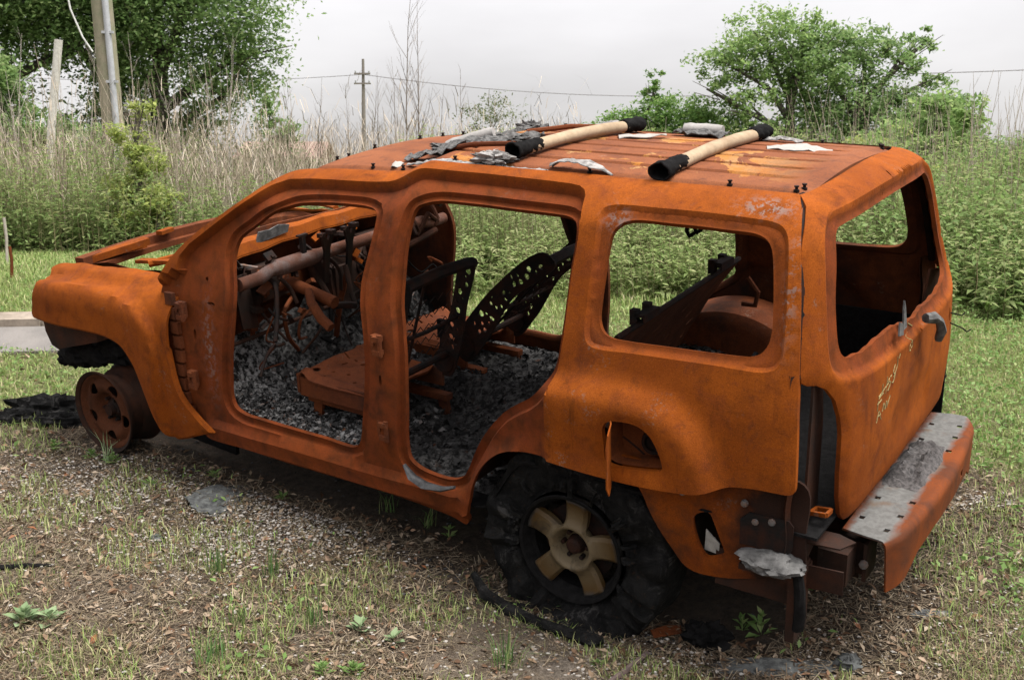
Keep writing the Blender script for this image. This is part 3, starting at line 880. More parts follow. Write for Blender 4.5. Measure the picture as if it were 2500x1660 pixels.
g.l.new(g.mix(g.rng(stn, -.40, -.56, 0, .93), old, (.012, .009, .008)), bs.inputs["Base Color"])
lowp = mesh("rear_corner_panel", V, F, M_CORNER, car)
mesh("rear_corner_panel", V * np.array([1, -1, 1]), [f[::-1] for f in F], M_RUSTK, car)
mb = MB(); mb.plate([(-.90, .10), (-.30, .10), (-.20, .55), (-.90, .55)], (0, -.80, 0), (1, 0, 0), (0, 0, 1), .012); mb.build("inner_side_wall", M_CHAR, car)
for u, w in ((-.70, .305), (-.755, .318), (-.44, .345), (-.66, .36)):
    mb = MB(); mb.lathe([(0, .012), (.011, .010), (.014, 0)], 8, 'Y', (u, .838, w)); mb.build("bolt", M_STEEL, lowp)
mb = MB(); mb.plate([(-.09, -.06), (.07, -.06), (.085, -.045), (.085, .04), (.07, .058), (-.06, .058), (-.09, .03)], (-.74, .838, .275), (-1, -.06, 0), (0, 0, 1), .008); mb.build("bracket_plate", M_SOOT, lowp)
mb = MB(); mb.plate([(-.03, -.03), (.025, -.045), (.03, .0), (-.02, .055)], (-.535, .80, .16), (-1, .1, .2), (0, .15, 1), .004); mb.build("torn_sheet", plain("pale_sheet", (.36, .35, .33), .7), lowp)

# ---- tail-lamp cavity: folded channel between the body side and the tailgate
prof = [(-.800, .842), (-.812, .825), (-.790, .805), (-.782, .785), (-.778, .765), (-.785, .752)]
ws = np.linspace(.13, .82, 24)
V = [(u - .004 * math.sin(w * 30) + .05 * max(0, w - .6), v - .03 * max(0, w - .6), w) for w in ws for u, v in prof]
k = len(prof)
F = [(i * k + j, (i + 1) * k + j, (i + 1) * k + j + 1, i * k + j + 1) for i in range(len(ws) - 1) for j in range(k - 1)]
for sg in (1, -1):
    mb = MB(); mb.add([(x, sg * y, z) for x, y, z in V], F); mb.add([(x + .006, sg * (y - .004), z) for x, y, z in V], [f[::-1] for f in F])
    ch = mb.build("lamp_channel", rust("rust_channel%d" % sg, (.085, .027, .011), (.045, .016, .009), (.016, .010, .008), soot=.55), car)
    if sg == 1:
        mb = MB()
        for a, b in zip([(-.845, .74, .33), (-.90, .75, .34), (-.90, .70, .335), (-.85, .69, .325)], [(-.90, .75, .34), (-.90, .70, .335), (-.85, .69, .325), (-.845, .74, .33)]):
            mb.beam(a, b, .010, .014)
        mb.build("lamp_bracket", M_RUSTF, ch)
        mb = MB()
        mb.plate([(-.10, -.02), (.05, -.03), (.09, .02), (.03, .05), (-.08, .06)], (-.90, .73, .235), (-.9, -.35, -.1), (.1, -1, .15), .006)
        mb.plate([(-.08, -.05), (.10, -.06), (.10, .03), (-.07, .04)], (-.87, .76, .12), (-1, -.2, 0), (0, .1, 1), .006)
        mb.build("folded_corner", M_RUSTK, ch, smooth=False)
mb = MB(); mb.box((-.80, 0, .20), (.03, 1.3, .14)); mb.build("rear_sill_panel", M_RUSTK, car)
for sg in (1, -1):
    mb = MB(); mb.plate([(.60, .14), (.80, .14), (.785, .78), (.66, .80), (.60, .60)], (-.745, 0, 0), (-.12, sg, 0), (0, 0, 1), .008); mb.build("lamp_back_panel", M_RUSTK, car)
    if sg < 0: continue
    mb = MB(); mb.plate([(.48, .12), (.79, .12), (.77, .80), (.70, .83), (.50, .60)], (-.62, 0, 0), (0, sg, 0), (0, 0, 1), .012); mb.build("cavity_shade_sheet", M_CHAR, car)  # black closing sheet added so the lamp cavity looks dark inside

# ---- rear bumper: bent steel step with slots, open ended
def bump_fn(v, q):
    v = np.asarray(v, float); q = np.asarray(q, float)
    back = .045 * np.clip(1 - (v / .57) ** 2, 0, 1)            # the front edge bows out
    tq = np.clip(q, 0, .15); ang = np.clip((q - .15) / .045, 0, 1) * math.pi / 2; down = np.clip(q - .195, 0, None)
    u = -.905 - tq * (1 + back / .15 * .9) - .028 * np.sin(ang)
    w = .215 - .028 * (1 - np.cos(ang)) - down
    u = u + .10 * np.clip((np.abs(v) - .50) / .1, 0, 1) ** 2 * sstep(.05, .2, q) * .25
    return np.stack([u, v + 0 * u, w], -1)
bo = [(.575, 0), (-.575, 0), (-.60, .08), (-.60, .18), (-.595, .355), (-.46, .355), (-.36, .30), (-.2, .28), (.2, .28), (.36, .30), (.46, .355), (.585, .36), (.60, .18), (.59, .08)]
BO = []
for i in range(len(bo)):
    p_, q_ = np.array(bo[i]), np.array(bo[(i + 1) % len(bo)]); kk = max(1, int(np.linalg.norm(q_ - p_) / .02)); BO += [p_ + (q_ - p_) * j / kk for j in range(kk)]
BO = np.array(BO)
sq = lambda v, q, s=.011: np.array([(v - s, q - s * .8), (v + s, q - s * .8), (v + s, q + s * .8), (v - s, q + s * .8)])
bh = [sq(v, .125) for v in (-.48, -.36, -.22, .28, .40, .52)] + [sq(v, .03) for v in (.47, .30, -.28, -.45)] + [sq(.08, .10), sq(-.08, .115), sq(-.20, .24, .018)]
brings = [np.c_[np.linspace(-.6, .6, 60), np.full(60, q)] for q in (.15, .158, .165, .172, .18, .188, .195)]
args = (bump_fn, BO, bh, .035, lambda P, X: .0015 * vnoise(X, 8, 3), .007, brings)
V, F, A = sheet(*args)
if V[:len(V) // 2, 2].mean() < V[len(V) // 2:, 2].mean(): V, F, A = sheet(*args, flip=True)
g = G("bumper_skin")
n1 = g.noise(5, 6, .65, dist=.5); n2 = g.noise(40, 5, .65); n3 = g.noise(220, 3, .7)
sx = g.n.new("ShaderNodeSeparateXYZ"); g.l.new(g.obj, sx.inputs[0])
topm = g.math('MULTIPLY', g.math('MULTIPLY', g.rng(sx.outputs[2], .206, .212), g.rng(g.math('ADD', sx.outputs[0], g.math('MULTIPLY', n1, .10)), -1.02, -.995)), g.rng(g.math('ADD', sx.outputs[0], g.math('MULTIPLY', n2, .04)), -.885, -.915))
rc = g.mix(g.rng(n1, .4, .62), (.15, .036, .007), (.07, .022, .009)); rc = g.mix(g.rng(n3, .45, .62, 0, .4), rc, (.08, .03, .018))
gc = g.mix(g.rng(n2, .4, .62), (.12, .118, .112), (.085, .083, .078)); gc = g.mix(g.rng(n1, .54, .64, 0, .8), gc, (.10, .07, .05))
M_BUMP = g.done(g.mix(topm, rc, gc), .8, g.bump(n3, .4, .002, g.bump(topm, .4, .002)), spec=.10)
bump = mesh("rear_bumper", V, F, M_BUMP, car, angle=50)
for sg in (1, -1):
    mb = MB(); mb.box((-.93, sg * .50, .09), (.12, .05, .12)); mb.box((-.985, sg * .51, .10), (.012, .12, .14)); mb.box((-.90, sg * .60, .10), (.10, .10, .12))
    mb.build("bracket", M_RUSTK, bump, smooth=False)
    mb = MB(); mb.lathe([(0, .014), (.014, .012), (.016, 0)], 8, 'Y', (-.985, sg * .575, .10)); mb.build("bolt", M_STEEL, bump)

V = []; F = []
nn_ = (34, 12)
for i in range(nn_[0]):
    for j in range(nn_[1]):
        v = .20 - .46 * i / (nn_[0] - 1); q = .005 + .115 * j / (nn_[1] - 1)
        e = min(i, nn_[0] - 1 - i) / 5; e2 = min(j, nn_[1] - 1 - j) / 2.5
        hgt = .024 * min(1, e) * min(1, e2) * (1 + 1.2 * noise.noise(Vector((v * 30, q * 30, 1))) + .8 * noise.noise(Vector((v * 90, q * 90, 1))))
        p_ = bump_fn(v + .02 * noise.noise(Vector((q * 40, v * 9, 2))), q + .015 * noise.noise(Vector((v * 14, q * 5, 7)))); V.append((p_[0], p_[1], p_[2] + hgt - .002))
F = [(i * nn_[1] + j, (i + 1) * nn_[1] + j, (i + 1) * nn_[1] + j + 1, i * nn_[1] + j + 1) for i in range(nn_[0] - 1) for j in range(nn_[1] - 1)]
mesh("burnt_mat", V, F, plain("burnt_mat", (.035, .032, .031), .9, var=-1.8, scale=70, bump=1.0), bump)["label"] = "crusted black burnt mat in the middle of the step"
# ---- fuel flap standing open, and the filler pocket
mb2 = MB(); V = []
for q in (0, 1):
    for (x_, w) in [(0, -.112), (.02, -.120), (.10, -.116), (.128, -.08), (.132, .06), (.115, .108), (.04, .122), (0, .118)]:
        V.append((-.212 - .040 * (x_ / .13) - .012 * math.sin(x_ * 20) + .005 * q, .922 + .86 * x_, .468 + w))
m_ = 8
mb2.add(V, [tuple(range(m_)), tuple(range(2 * m_ - 1, m_ - 1, -1))] + [(i, m_ + i, m_ + (i + 1) % m_, (i + 1) % m_) for i in range(m_)])
ff = mb2.build("fuel_flap", M_RUSTF, car, smooth=False)
mb = MB()
V = [(u, .885, w) for u, w in FU[::2]] + [(u * .9 - .03, .80, w * .9 + .05) for u, w in FU[::2]]
k = len(FU[::2]); mb.add(V, [(i, (i + 1) % k, k + (i + 1) % k, k + i) for i in range(k)] + [tuple(range(k, 2 * k))])
fp = mb.build("filler_pocket", M_RUSTD, car)
mb = MB(); mb.lathe([(.0, .0), (.030, .0), (.030, .014), (.040, .016), (.044, .004), (.046, -.02)], 18, 'Y', (-.325, .828, .495)); mb.build("filler_neck", M_SOOT, fp)

# ---- burnt step pad on the rear corner
step = empty("step_bracket", (0, 0, 0), car)
mb = MB(); mb.box((-.76, .80, .145), (.20, .14, .02)); mb.box((-.70, .79, .08), (.30, .02, .14)); mb.box((-.84, .80, .04), (.03, .12, .26)); mb.build("arm", M_RUSTK, step, smooth=False)
V, F = lump((-.765, .855, .185), (.108, .075, .032), 3.3, (16, 28), .30, 2.6); mesh("foam_pad", V, F, M_ASHGREY, step)["label"] = "ash-grey burnt foam pad"
mb = MB(); mb.tube([(-.855, .86, .185), (-.872, .87, .12), (-.872, .87, .03), (-.868, .87, -.03)], [.016, .02, .019, .016], 8, jit=.25); mb.build("hanging_strip", M_CHAR, step)

# ---- chalk scrawl on the tailgate
CH = [[(.262, .735), (.258, .705), (.296, .672)], [(.235, .738), (.243, .722)], [(.078, .775), (.120, .760), (.094, .742), (.083, .720), (.110, .708), (.117, .722), (.09, .742)], [(.07, .795), (.03, .775)],
      [(.42, .69), (.425, .65)], [(.375, .70), (.385, .642)], [(.455, .655), (.36, .672)], [(.325, .69), (.368, .68), (.335, .668), (.36, .645), (.372, .65)], [(.285, .715), (.305, .69), (.28, .68), (.302, .655), (.315, .66)],
      [(.46, .605), (.452, .645), (.41, .655)], [(.462, .63), (.422, .635)], [(.462, .565), (.44, .60), (.425, .575), (.415, .562)], [(.405, .585), (.39, .61), (.375, .582), (.36, .608), (.35, .58)], [(.322, .615), (.345, .59)], [(.446, .582), (.422, .584)]]
M_CHALK = plain("chalk", (.34, .28, .12), .95, var=.5, scale=120)
for st in CH:
    mb = MB()
    cv = catmull(np.array(st), .006, False) if len(st) > 2 else np.array(st)
    Pq = np.c_[cv[:, 0] / vside(cv[:, 1]), cv[:, 1]]; A3 = tail(Pq[:, 0], Pq[:, 1]); A3[:, 0] -= tail_disp(Pq, A3) - .0015
    for q in range(len(A3) - 1):
        if random.random() < .12: continue
        wd = random.uniform(.0016, .0034)
        a, b = Vector(A3[q]), Vector(A3[q + 1]); d = (b - a).normalized(); s_ = d.cross(Vector((-1, 0, 0))).normalized() * wd / 2
        off = Vector((-.0035, 0, 0))
        mb.add([a - s_ + off, b - s_ + off, b + s_ + off, a + s_ + off, a - s_ + off * -3, b - s_ + off * -3, b + s_ + off * -3, a + s_ + off * -3], [(0, 1, 2, 3), (0, 4, 5, 1), (2, 6, 7, 3), (1, 5, 6, 2), (3, 7, 4, 0)])
    o = mb.build("chalk_stroke", M_CHALK, tailgate, smooth=False)
mb = MB(); mb.tube([(-.975, .00, .80), (-.995, -.03, .80), (-1.01, -.07, .775), (-1.012, -.10, .735), (-1.0, -.115, .69)], [.02, .022, .016, .020, .014], 8, jit=.15)
mb.build("handle_remnant", M_ASHGREY, tailgate)
mb = MB(); mb.plate([(-.01, 0), (.03, .0), (.022, .07), (.012, .10), (.0, .07)], (-.95, .19, .81), (0, -1, 0), (.1, 0, 1), .006); mb.plate([(-.02, 0), (.03, -.01), (.03, .03), (-.005, .045)], (-.955, .25, .81), (0, -1, 0), (.1, 0, 1), .006)
mb.build("metal_shard", M_ASHGREY, tailgate)
mb = MB(); mb.tube([(-.93, -.56, .66), (-.985, -.575, .65), (-.99, -.60, .655)], .003, 5); mb.tube([(-.935, -.56, .62), (-.99, -.57, .60), (-1.01, -.575, .585), (-1.02, -.60, .59)], .003, 5)
mb.build("loose_wire", M_CHAR, tailgate)

# ---- dashboard skeleton
dash = empty("dashboard_frame", (0, 0, 0), car)
mb = MB(); mb.tube([(1.74, v, .757 - .02 * (abs(v) > .6)) for v in np.linspace(.74, -.74, 24)], [.030 + (.010 if .25 < v < .5 else 0) for v in np.linspace(.74, -.74, 24)], 12)
mb.build("cross_tube", rust("rust_tube", (.12, .045, .025), (.085, .035, .022), (.17, .165, .165), blot=6), dash)
for v0, hh in ((.22, .17), (.06, .20)):
    mb = MB(); mb.plate([(-.02, -.13), (.018, -.15), (.022, .03), (.045, .09), (.03, .12), (.0, .07), (-.035, .115), (-.055, .10), (-.022, .02)], (1.70, v0, .76), (.15, -1, 0), (-.15, 0, 1), .012)
    mb.box((1.69, v0 - .03, .865), (.04, .035, .02)); mb.box((1.69, v0 + .035, .86), (.03, .03, .02)); mb.build("bracket", M_SOOT, dash, smooth=False)
mb = MB(); mb.plate([(-.012, 0), (.012, 0), (.012, .09), (.03, .092), (.03, .1), (-.03, .1), (-.03, .092), (-.012, .09)], (1.73, .34, .78), (0, -1, 0), (0, 0, 1), .02)
mb.build("bracket", M_SOOT, dash, smooth=False)
mb = MB()
mb.tube([(1.95, .40, .60), (1.76, .40, .655), (1.62, .40, .63), (1.50, .40, .60)], [.024, .03, .026, .03], 10)
mb.tube([(1.60, .46, .66), (1.55, .50, .62), (1.50, .50, .555), (1.44, .50, .52)], [.02, .024, .026, .022], 9, jit=.15)
mb.build("steering_column", M_RUSTD, dash)
for a, b, r_ in [((1.80, .62, .74), (1.95, .60, .50), .012), ((1.76, .30, .74), (1.66, .24, .52), .020), ((1.66, .24, .52), (1.62, .14, .50), .026), ((1.62, .14, .50), (1.70, .10, .68), .018), ((1.88, .70, .42), (1.86, .02, .44), .014),
                 ((1.86, .02, .44), (1.80, -.30, .52), .012), ((1.74, -.12, .72), (1.80, -.16, .40), .018), ((1.74, .05, .62), (1.86, .05, .20), .020), ((1.72, .52, .72), (1.70, .44, .58), .014), ((1.88, .55, .62), (1.70, .52, .42), .010), ((1.78, .16, .74), (1.74, .10, .55), .012)]:
    mid = tuple((np.array(a) + b) / 2 + np.array([random.uniform(-.03, .03), random.uniform(-.03, .03), random.uniform(-.02, .02)]))
    mb = MB(); mb.tube(list(catmull(np.array([a, mid, b]), .03, False)), r_ * .72, 8, jit=.10); mb.build("pipe", random.choice([M_RUSTD, M_RUSTK, M_RUSTK, M_SOOT]), dash)
for c_, d_ in (((1.90, .45, .66), (.12, .22, .16)), ((1.92, -.05, .55), (.14, .20, .26)), ((1.93, -.35, .62), (.12, .25, .22))):
    mb = MB(); mb.box(c_, d_, Matrix.Rotation(.15, 3, 'Y')); mb.box((c_[0] - .05, c_[1] + .02, c_[2] - .01), (d_[0] * .5, d_[1] * .6, d_[2] * .7)); mb.build("heater_box", M_RUSTK, dash, smooth=False)
mb = MB(); mb.plate([(-.05, -.12), (.05, -.12), (.06, .12), (-.03, .14)], (1.86, .60, .60), (0, 1, .2), (.1, 0, 1), .01); mb.build("side_plate", M_RUSTK, dash, smooth=False)
mb = MB()
t_ = np.linspace(0, 2 * math.pi, 17)
mb.tube([(1.74 + .03 * math.sin(3 * t), -.56 + .10 * math.cos(t), .80 + .11 * math.sin(t)) for t in t_], .013, 7, cap=False)
mb.tube([(1.72, -.48, .70), (1.70, -.56, .80), (1.72, -.66, .74)], .014, 7); mb.tube([(1.72, -.40, .66), (1.70, -.62, .70)], .016, 7)
mb.tube([(1.74, -.56, .86), (1.66, -.55, .90), (1.60, -.56, .87)], [.03, .04, .03], 9)
mb.build("blower_ring", M_RUSTK, dash)

rt = random.Random(77)
for k in range(46):
    v = rt.uniform(-.62, .66); u = rt.uniform(1.70, 1.96); w = rt.uniform(.40, .80)
    p_ = np.array([u, v, w]); pts = [p_]
    for _ in range(rt.randint(2, 4)): pts.append(pts[-1] + np.array([rt.uniform(-.07, .05), rt.uniform(-.10, .10), rt.uniform(-.12, .05)]))
    mb = MB(); mb.tube(list(catmull(np.array(pts), .02, False)), rt.choice([.004, .005, .007, .011]), 5, jit=.1); mb.build("burnt_wire", rt.choice([M_CHAR, M_SOOT, M_RUSTD, M_RUSTK, M_STEEL]), dash)
for k in range(26):
    v = rt.uniform(-.60, .66); u = rt.uniform(1.72, 1.95); w = rt.uniform(.42, .82)
    rot = Matrix.Rotation(rt.uniform(-1, 1), 3, 'X') @ Matrix.Rotation(rt.uniform(-1, 1), 3, 'Y')
    mb = MB(); mb.box((u, v, w), (rt.uniform(.02, .06), rt.uniform(.03, .09), rt.uniform(.008, .03)), rot); mb.box((u + .01, v - .01, w - .02), (.012, .02, rt.uniform(.04, .09)), rot); mb.build("bent_bracket", rt.choice([M_RUSTD, M_RUSTK, M_SOOT, M_RUSTF]), dash, smooth=False)
# ---- front seats: burnt frames
def perforate(mb, poly, org, ax, ay, thick, holes): pass
def seat(v0, v1, hinge_u, hinge_w, top_u, top_w, name_lab, cush=True, curve=0.0):
    s = empty("seat_frame", (0, 0, 0), car)
    s["label"] = name_lab
    vm = (v0 + v1) / 2; wd = abs(v1 - v0)
    d = np.array([top_u - hinge_u, top_w - hinge_w]); L = np.linalg.norm(d); d /= L; nrm = np.array([-d[1], d[0]])
    def fn(a, t):  # side plate in its own plane
        return None
    for vs_ in (v0, v1):
        kw = 1.0 if curve else .72
        o_ = [(-.055 * kw, -.06), (.055 * kw, -.06), (.075 * kw, .06), (.055 * kw, L * .5), (.045 * kw, L * .98), (-.035 * kw, L), (-.05 * kw, L * .55), (-.075 * kw, .10)]
        o2 = []
        for x, y in o_:
            bend = curve * math.sin(min(max(y / L, 0), 1) * math.pi)
            o2.append((x + bend, y))
        OO = catmull(o2, .02)
        hs = []
        rr_ = np.random.default_rng(int(abs(vs_) * 1000) + 5)
        for _ in range(60):
            t = rr_.uniform(.12, .95) * L; x = rr_.uniform(-.036, .036) * kw + curve * math.sin(t / L * math.pi); r_ = rr_.uniform(.006, .019)
            c_ = circ2((x, t), r_ * rr_.uniform(.5, 1), r_, 7, rr_.uniform(0, 3))
            if all(np.hypot(*(c_.mean(0) - h.mean(0))) > .030 for h in hs) and pdist(c_, OO).min() > .008: hs.append(c_)
        def pf(x, y, vs_=vs_):
            x = np.asarray(x, float); y = np.asarray(y, float)
            return np.stack([hinge_u + d[0] * y - nrm[0] * x, vs_ + 0 * x, hinge_w + d[1] * y - nrm[1] * x], -1)
        V, F, A = sheet(pf, OO, hs, .03, lambda P, X: .006 * np.sin(P[:, 1] * 9), .012)
        mesh("back_plate", V, F, M_SOOT, s, smooth=False)
    mb = MB()
    tp = lambda v, k=1.0, x=0: (hinge_u + d[0] * L * k - nrm[0] * x, v, hinge_w + d[1] * L * k - nrm[1] * x)
    mb.tube([tp(v0 + (v1 - v0) * t, .96 + .02 * math.sin(3.1 * t)) for t in np.linspace(-.03, 1.03, 8)], .034, 8, flat=.75, jit=.06)
    mb.tube([tp(v0, .45), tp(vm, .43), tp(v1, .45)], .010, 7); mb.tube([tp(v0, .08), tp(v1, .08)], .016, 8)
    mb.tube([tp(v0 + wd * .28 * (1 if v1 > v0 else -1), .1), tp(v0 + wd * .28 * (1 if v1 > v0 else -1), .95)], .007, 6)
    mb.build("back_bar", M_SOOT, s)
    for kz in range(5):
        zz = [tp(v0 + (v1 - v0) * t, .22 + kz * .13 + (.028 if i_ % 2 else -.028)) for i_, t in enumerate(np.linspace(.04, .96, 15))]
        mb = MB(); mb.tube(zz, .0028, 4); mb.build("spring_wire", M_SOOT, s)
    for vs_ in (v0, v1):
        mb = MB(); mb.lathe([(0, -.02), (.055, -.02), (.06, 0), (.055, .02), (0, .02)], 14, 'Y', (hinge_u + .01, vs_, hinge_w)); mb.build("recliner", M_SOOT, s)
    if cush:
        u0, u1 = hinge_u + .07, hinge_u + .52
        def cz(u, v):
            x = (u - u0) / (u1 - u0); y = (v - vm) / (wd / 2)
            return hinge_w - .035 + .030 * x - .020 * (y ** 2) + .02 * sstep(.82, .9, x) - .025 * sstep(.9, 1.0, x) + .02 * np.exp(-((np.abs(y) - .9) / .08) ** 2)
        CO = chain([(u0, vm - wd / 2), (u1 - .03, vm - wd / 2), (u1, vm - wd / 2 + .03)], [(u1, vm - wd / 2 + .03), (u1, vm + wd / 2 - .03)], [(u1, vm + wd / 2 - .03), (u1 - .03, vm + wd / 2), (u0, vm + wd / 2)], [(u0, vm + wd / 2), (u0, vm - wd / 2)])
        rc2 = np.random.default_rng(int(abs(v0) * 100)); hs = []
        for _ in range(70):
            q = circ2((rc2.uniform(u0 + .05, u1 - .06), rc2.uniform(vm - wd * .42, vm + wd * .42)), rc2.choice([.006, .008, .016]), rc2.choice([.006, .010, .022]), 8, rc2.uniform(0, 3))
            if all(np.hypot(*(q.mean(0) - h_.mean(0))) > .055 for h_ in hs): hs.append(q)
        V, F, A = sheet(lambda u, v: np.stack([np.asarray(u, float) + 0 * v, np.asarray(v, float) + 0 * u, cz(np.asarray(u, float), np.asarray(v, float))], -1), CO, hs, .03, lambda P, X: .006 * vnoise(X, 12, 3), .010)
        mesh("cushion_pan", V, F, rust("rust_pan_%.2f" % v0, (.19, .055, .02), (.12, .036, .016), (.05, .02, .013)), s)
        mb = MB()
        for y in (-.5, .5):
            mb.box((u1 - .006, vm + y * wd * .9, hinge_w - .06), (.014, .05, .075))
        mb.box((u1 - .004, vm, hinge_w - .028), (.016, wd, .022)); mb.box((u1 - .004, vm, hinge_w - .095), (.016, wd, .022)); mb.box((u1 - .01, vm, hinge_w - .06), (.010, .07, .08))
        for y in (-1, 1):
            mb.beam((u0 - .05, vm + y * (wd / 2 - .01), hinge_w - .08), (u1 - .01, vm + y * (wd / 2 - .01), hinge_w - .075), .014, .085)
        mb.build("cushion_front", M_RUSTD, s, smooth=False)
        for y in (-1, 1):
            mb = MB(); vy = vm + y * (wd / 2 - .06)
            mb.beam((u0 - .12, vy, hinge_w - .15), (u1 - .02, vy, hinge_w - .14), .045, .03)
            mb.beam((u1 - .07, vy, hinge_w - .15), (u1 - .05, vy, .075), .05, .02, (0, 1, 0)); mb.beam((u0 - .08, vy, hinge_w - .15), (u0 - .10, vy, .075), .05, .02, (0, 1, 0))
            mb.box((u1 - .03, vy, .078), (.13, .075, .022))
            mb.build("rail", M_RUSTD, s, smooth=False)
    return s
seat(.60, .16, 1.06, .325, .90, .825, "driver's seat frame beside the near door opening")
seat(-.18, -.62, 1.19, .27, .70, .77, "reclined front passenger seat frame on the far side", curve=.05)
mb = MB()
mb.tube([(1.22, -.02, .12), (1.22, -.02, .36)], .016, 7); mb.box((1.22, -.02, .40), (.05, .02, .09))
mb.build("lever", M_CHAR, car)

# ---- rear bench back: slotted steel panel leaning back
rs = empty("rear_seat_back", (0, 0, 0), car)
def rsf(v, t):
    v = np.asarray(v, float); t = np.asarray(t, float)
    return np.stack([.25 - .30 * t + .03 * np.sin(t * 3), v + 0 * t, .28 + (.465 + .04 * (-v + .5) / 1.0) * t], -1)
ro = [(.60, 0), (.60, .90), (.57, .98), (.50, 1.0), (-.50, 1.0), (-.56, .97), (-.56, 0)]
RO = []
for i in range(len(ro)):
    p_, q_ = np.array(ro[i]), np.array(ro[(i + 1) % len(ro)]); kk = max(1, int(np.linalg.norm(q_ - p_) / .05)); RO += [p_ + (q_ - p_) * j / kk for j in range(kk)]
RO = np.array(RO); rh = []
r5 = np.random.default_rng(11)
for i in range(9):
    for j in range(6):
        if r5.random() < .45: continue
        c_ = circ2((.50 - i * .12 + r5.uniform(-.02, .02), .14 + j * .14 + r5.uniform(-.02, .02)), .012, .036, 7, r5.uniform(.1, .9))
        rh.append(c_)
V, F, A = sheet(rsf, RO, rh, .05, lambda P, X: .006 * np.sin(P[:, 0] * 40) * 0 + .004 * vnoise(X, 7, 1), .010)
mesh("slotted_panel", V, F, rust("rust_panel", (.13, .045, .022), (.075, .03, .017), (.03, .017, .013), soot=.2), rs, smooth=False)
for v in (.36, -.34):
    mb = MB(); mb.box((-.055, v, .785 if v > 0 else .815), (.04, .13, .012)); mb.box((-.075, v, .775 if v > 0 else .805), (.006, .13, .03)); mb.box((-.03, v + .05, .775 if v > 0 else .80), (.03, .03, .06)); mb.box((-.03, v - .05, .775 if v > 0 else .80), (.03, .03, .06)); mb.build("top_bracket", M_SOOT, rs, smooth=False)
mb = MB(); mb.tube([(-.045, v, .745 + .03 * (.5 - v)) for v in np.linspace(.58, -.54, 8)], .012, 6)
mb.build("top_rail", M_SOOT, rs)
mb = MB(); mb.tube([(-.12, -.46, .72), (-.17, -.46, .66), (-.16, -.46, .60), (-.10, -.46, .60)], .012, 7); mb.build("latch_hook", M_RUSTD, rs)
for v in (.02, -.04):
    mb = MB(); mb.tube([(-.27, .47 + v, 1.24), (-.27, .47 + v, 1.145), (-.275, .46 + v, 1.125), (-.28, .43 + v, 1.13)], .007, 6)
    mb.build("roof_hook", M_CHAR, car)

# ---- ash and rubble lying inside
def ash_h(u, v):
    b = floor_h(u, v)
    return b + .03 + .05 * np.exp(-((u - 1.55) / .35) ** 2 - ((v - .0) / .4) ** 2) + .10 * np.exp(-((u - .55) / .28) ** 2 - ((v + .1) / .5) ** 2) + .07 * sstep(1.5, 1.95, u)
def ash_bed():
    us_, vs_ = np.linspace(-.05, 2.0, 150), np.linspace(-.74, .74, 110)
    U, Vv = np.meshgrid(us_, vs_, indexing='ij')
    P = np.stack([U, Vv, ash_h(U, Vv)], -1).reshape(-1, 3)
    P[:, 2] += .030 * vnoise(P, 6, 3) + .022 * vnoise(P, 15, 5) + .012 * vnoise(P, 38, 6)
    edge = np.minimum(sstep(.745, .70, np.abs(P[:, 1])), 1)
    P[:, 2] = P[:, 2] * edge + (floor_h(P[:, 0], P[:, 1]) + .004) * (1 - edge)
    a, b = 150, 110
    idx = np.arange(a * b).reshape(a, b)
    F = np.stack([idx[:-1, :-1], idx[1:, :-1], idx[1:, 1:], idx[:-1, 1:]], -1).reshape(-1, 4)
    return P, F
g = G("ash_and_char")
n1 = g.noise(3.2, 5, .6); n2 = g.noise(34, 6, .7); n3 = g.noise(120, 4, .7)
sx = g.n.new("ShaderNodeSeparateXYZ"); g.l.new(g.obj, sx.inputs[0])
pale = g.math('MULTIPLY', g.rng(g.math('ADD', sx.outputs[1], g.math('MULTIPLY', n1, .5)), .55, .80), g.rng(sx.outputs[0], .95, 1.2))
c = g.mix(g.rng(n2, .42, .66), (.012, .0115, .011), (.060, .057, .055))
c = g.mix(g.math('MULTIPLY', g.rng(n2, .45, .58), g.rng(pale, 0, 1, .12, 1)), c, (.27, .264, .258))
c = g.mix(g.rng(g.noise(18, 5, .6), .63, .70, 0, .6), c, (.06, .025, .013))
M_ASH = g.done(c, .95, g.bump(n2, .9, .02, g.bump(n3, .6, .006)), spec=.15)
P, F = ash_bed()
o = mesh("ash_bed", P, F, M_ASH); o.matrix_world = CM
tag(o, "bed of black char and pale ash covering the car floor", "ash", kind="stuff")

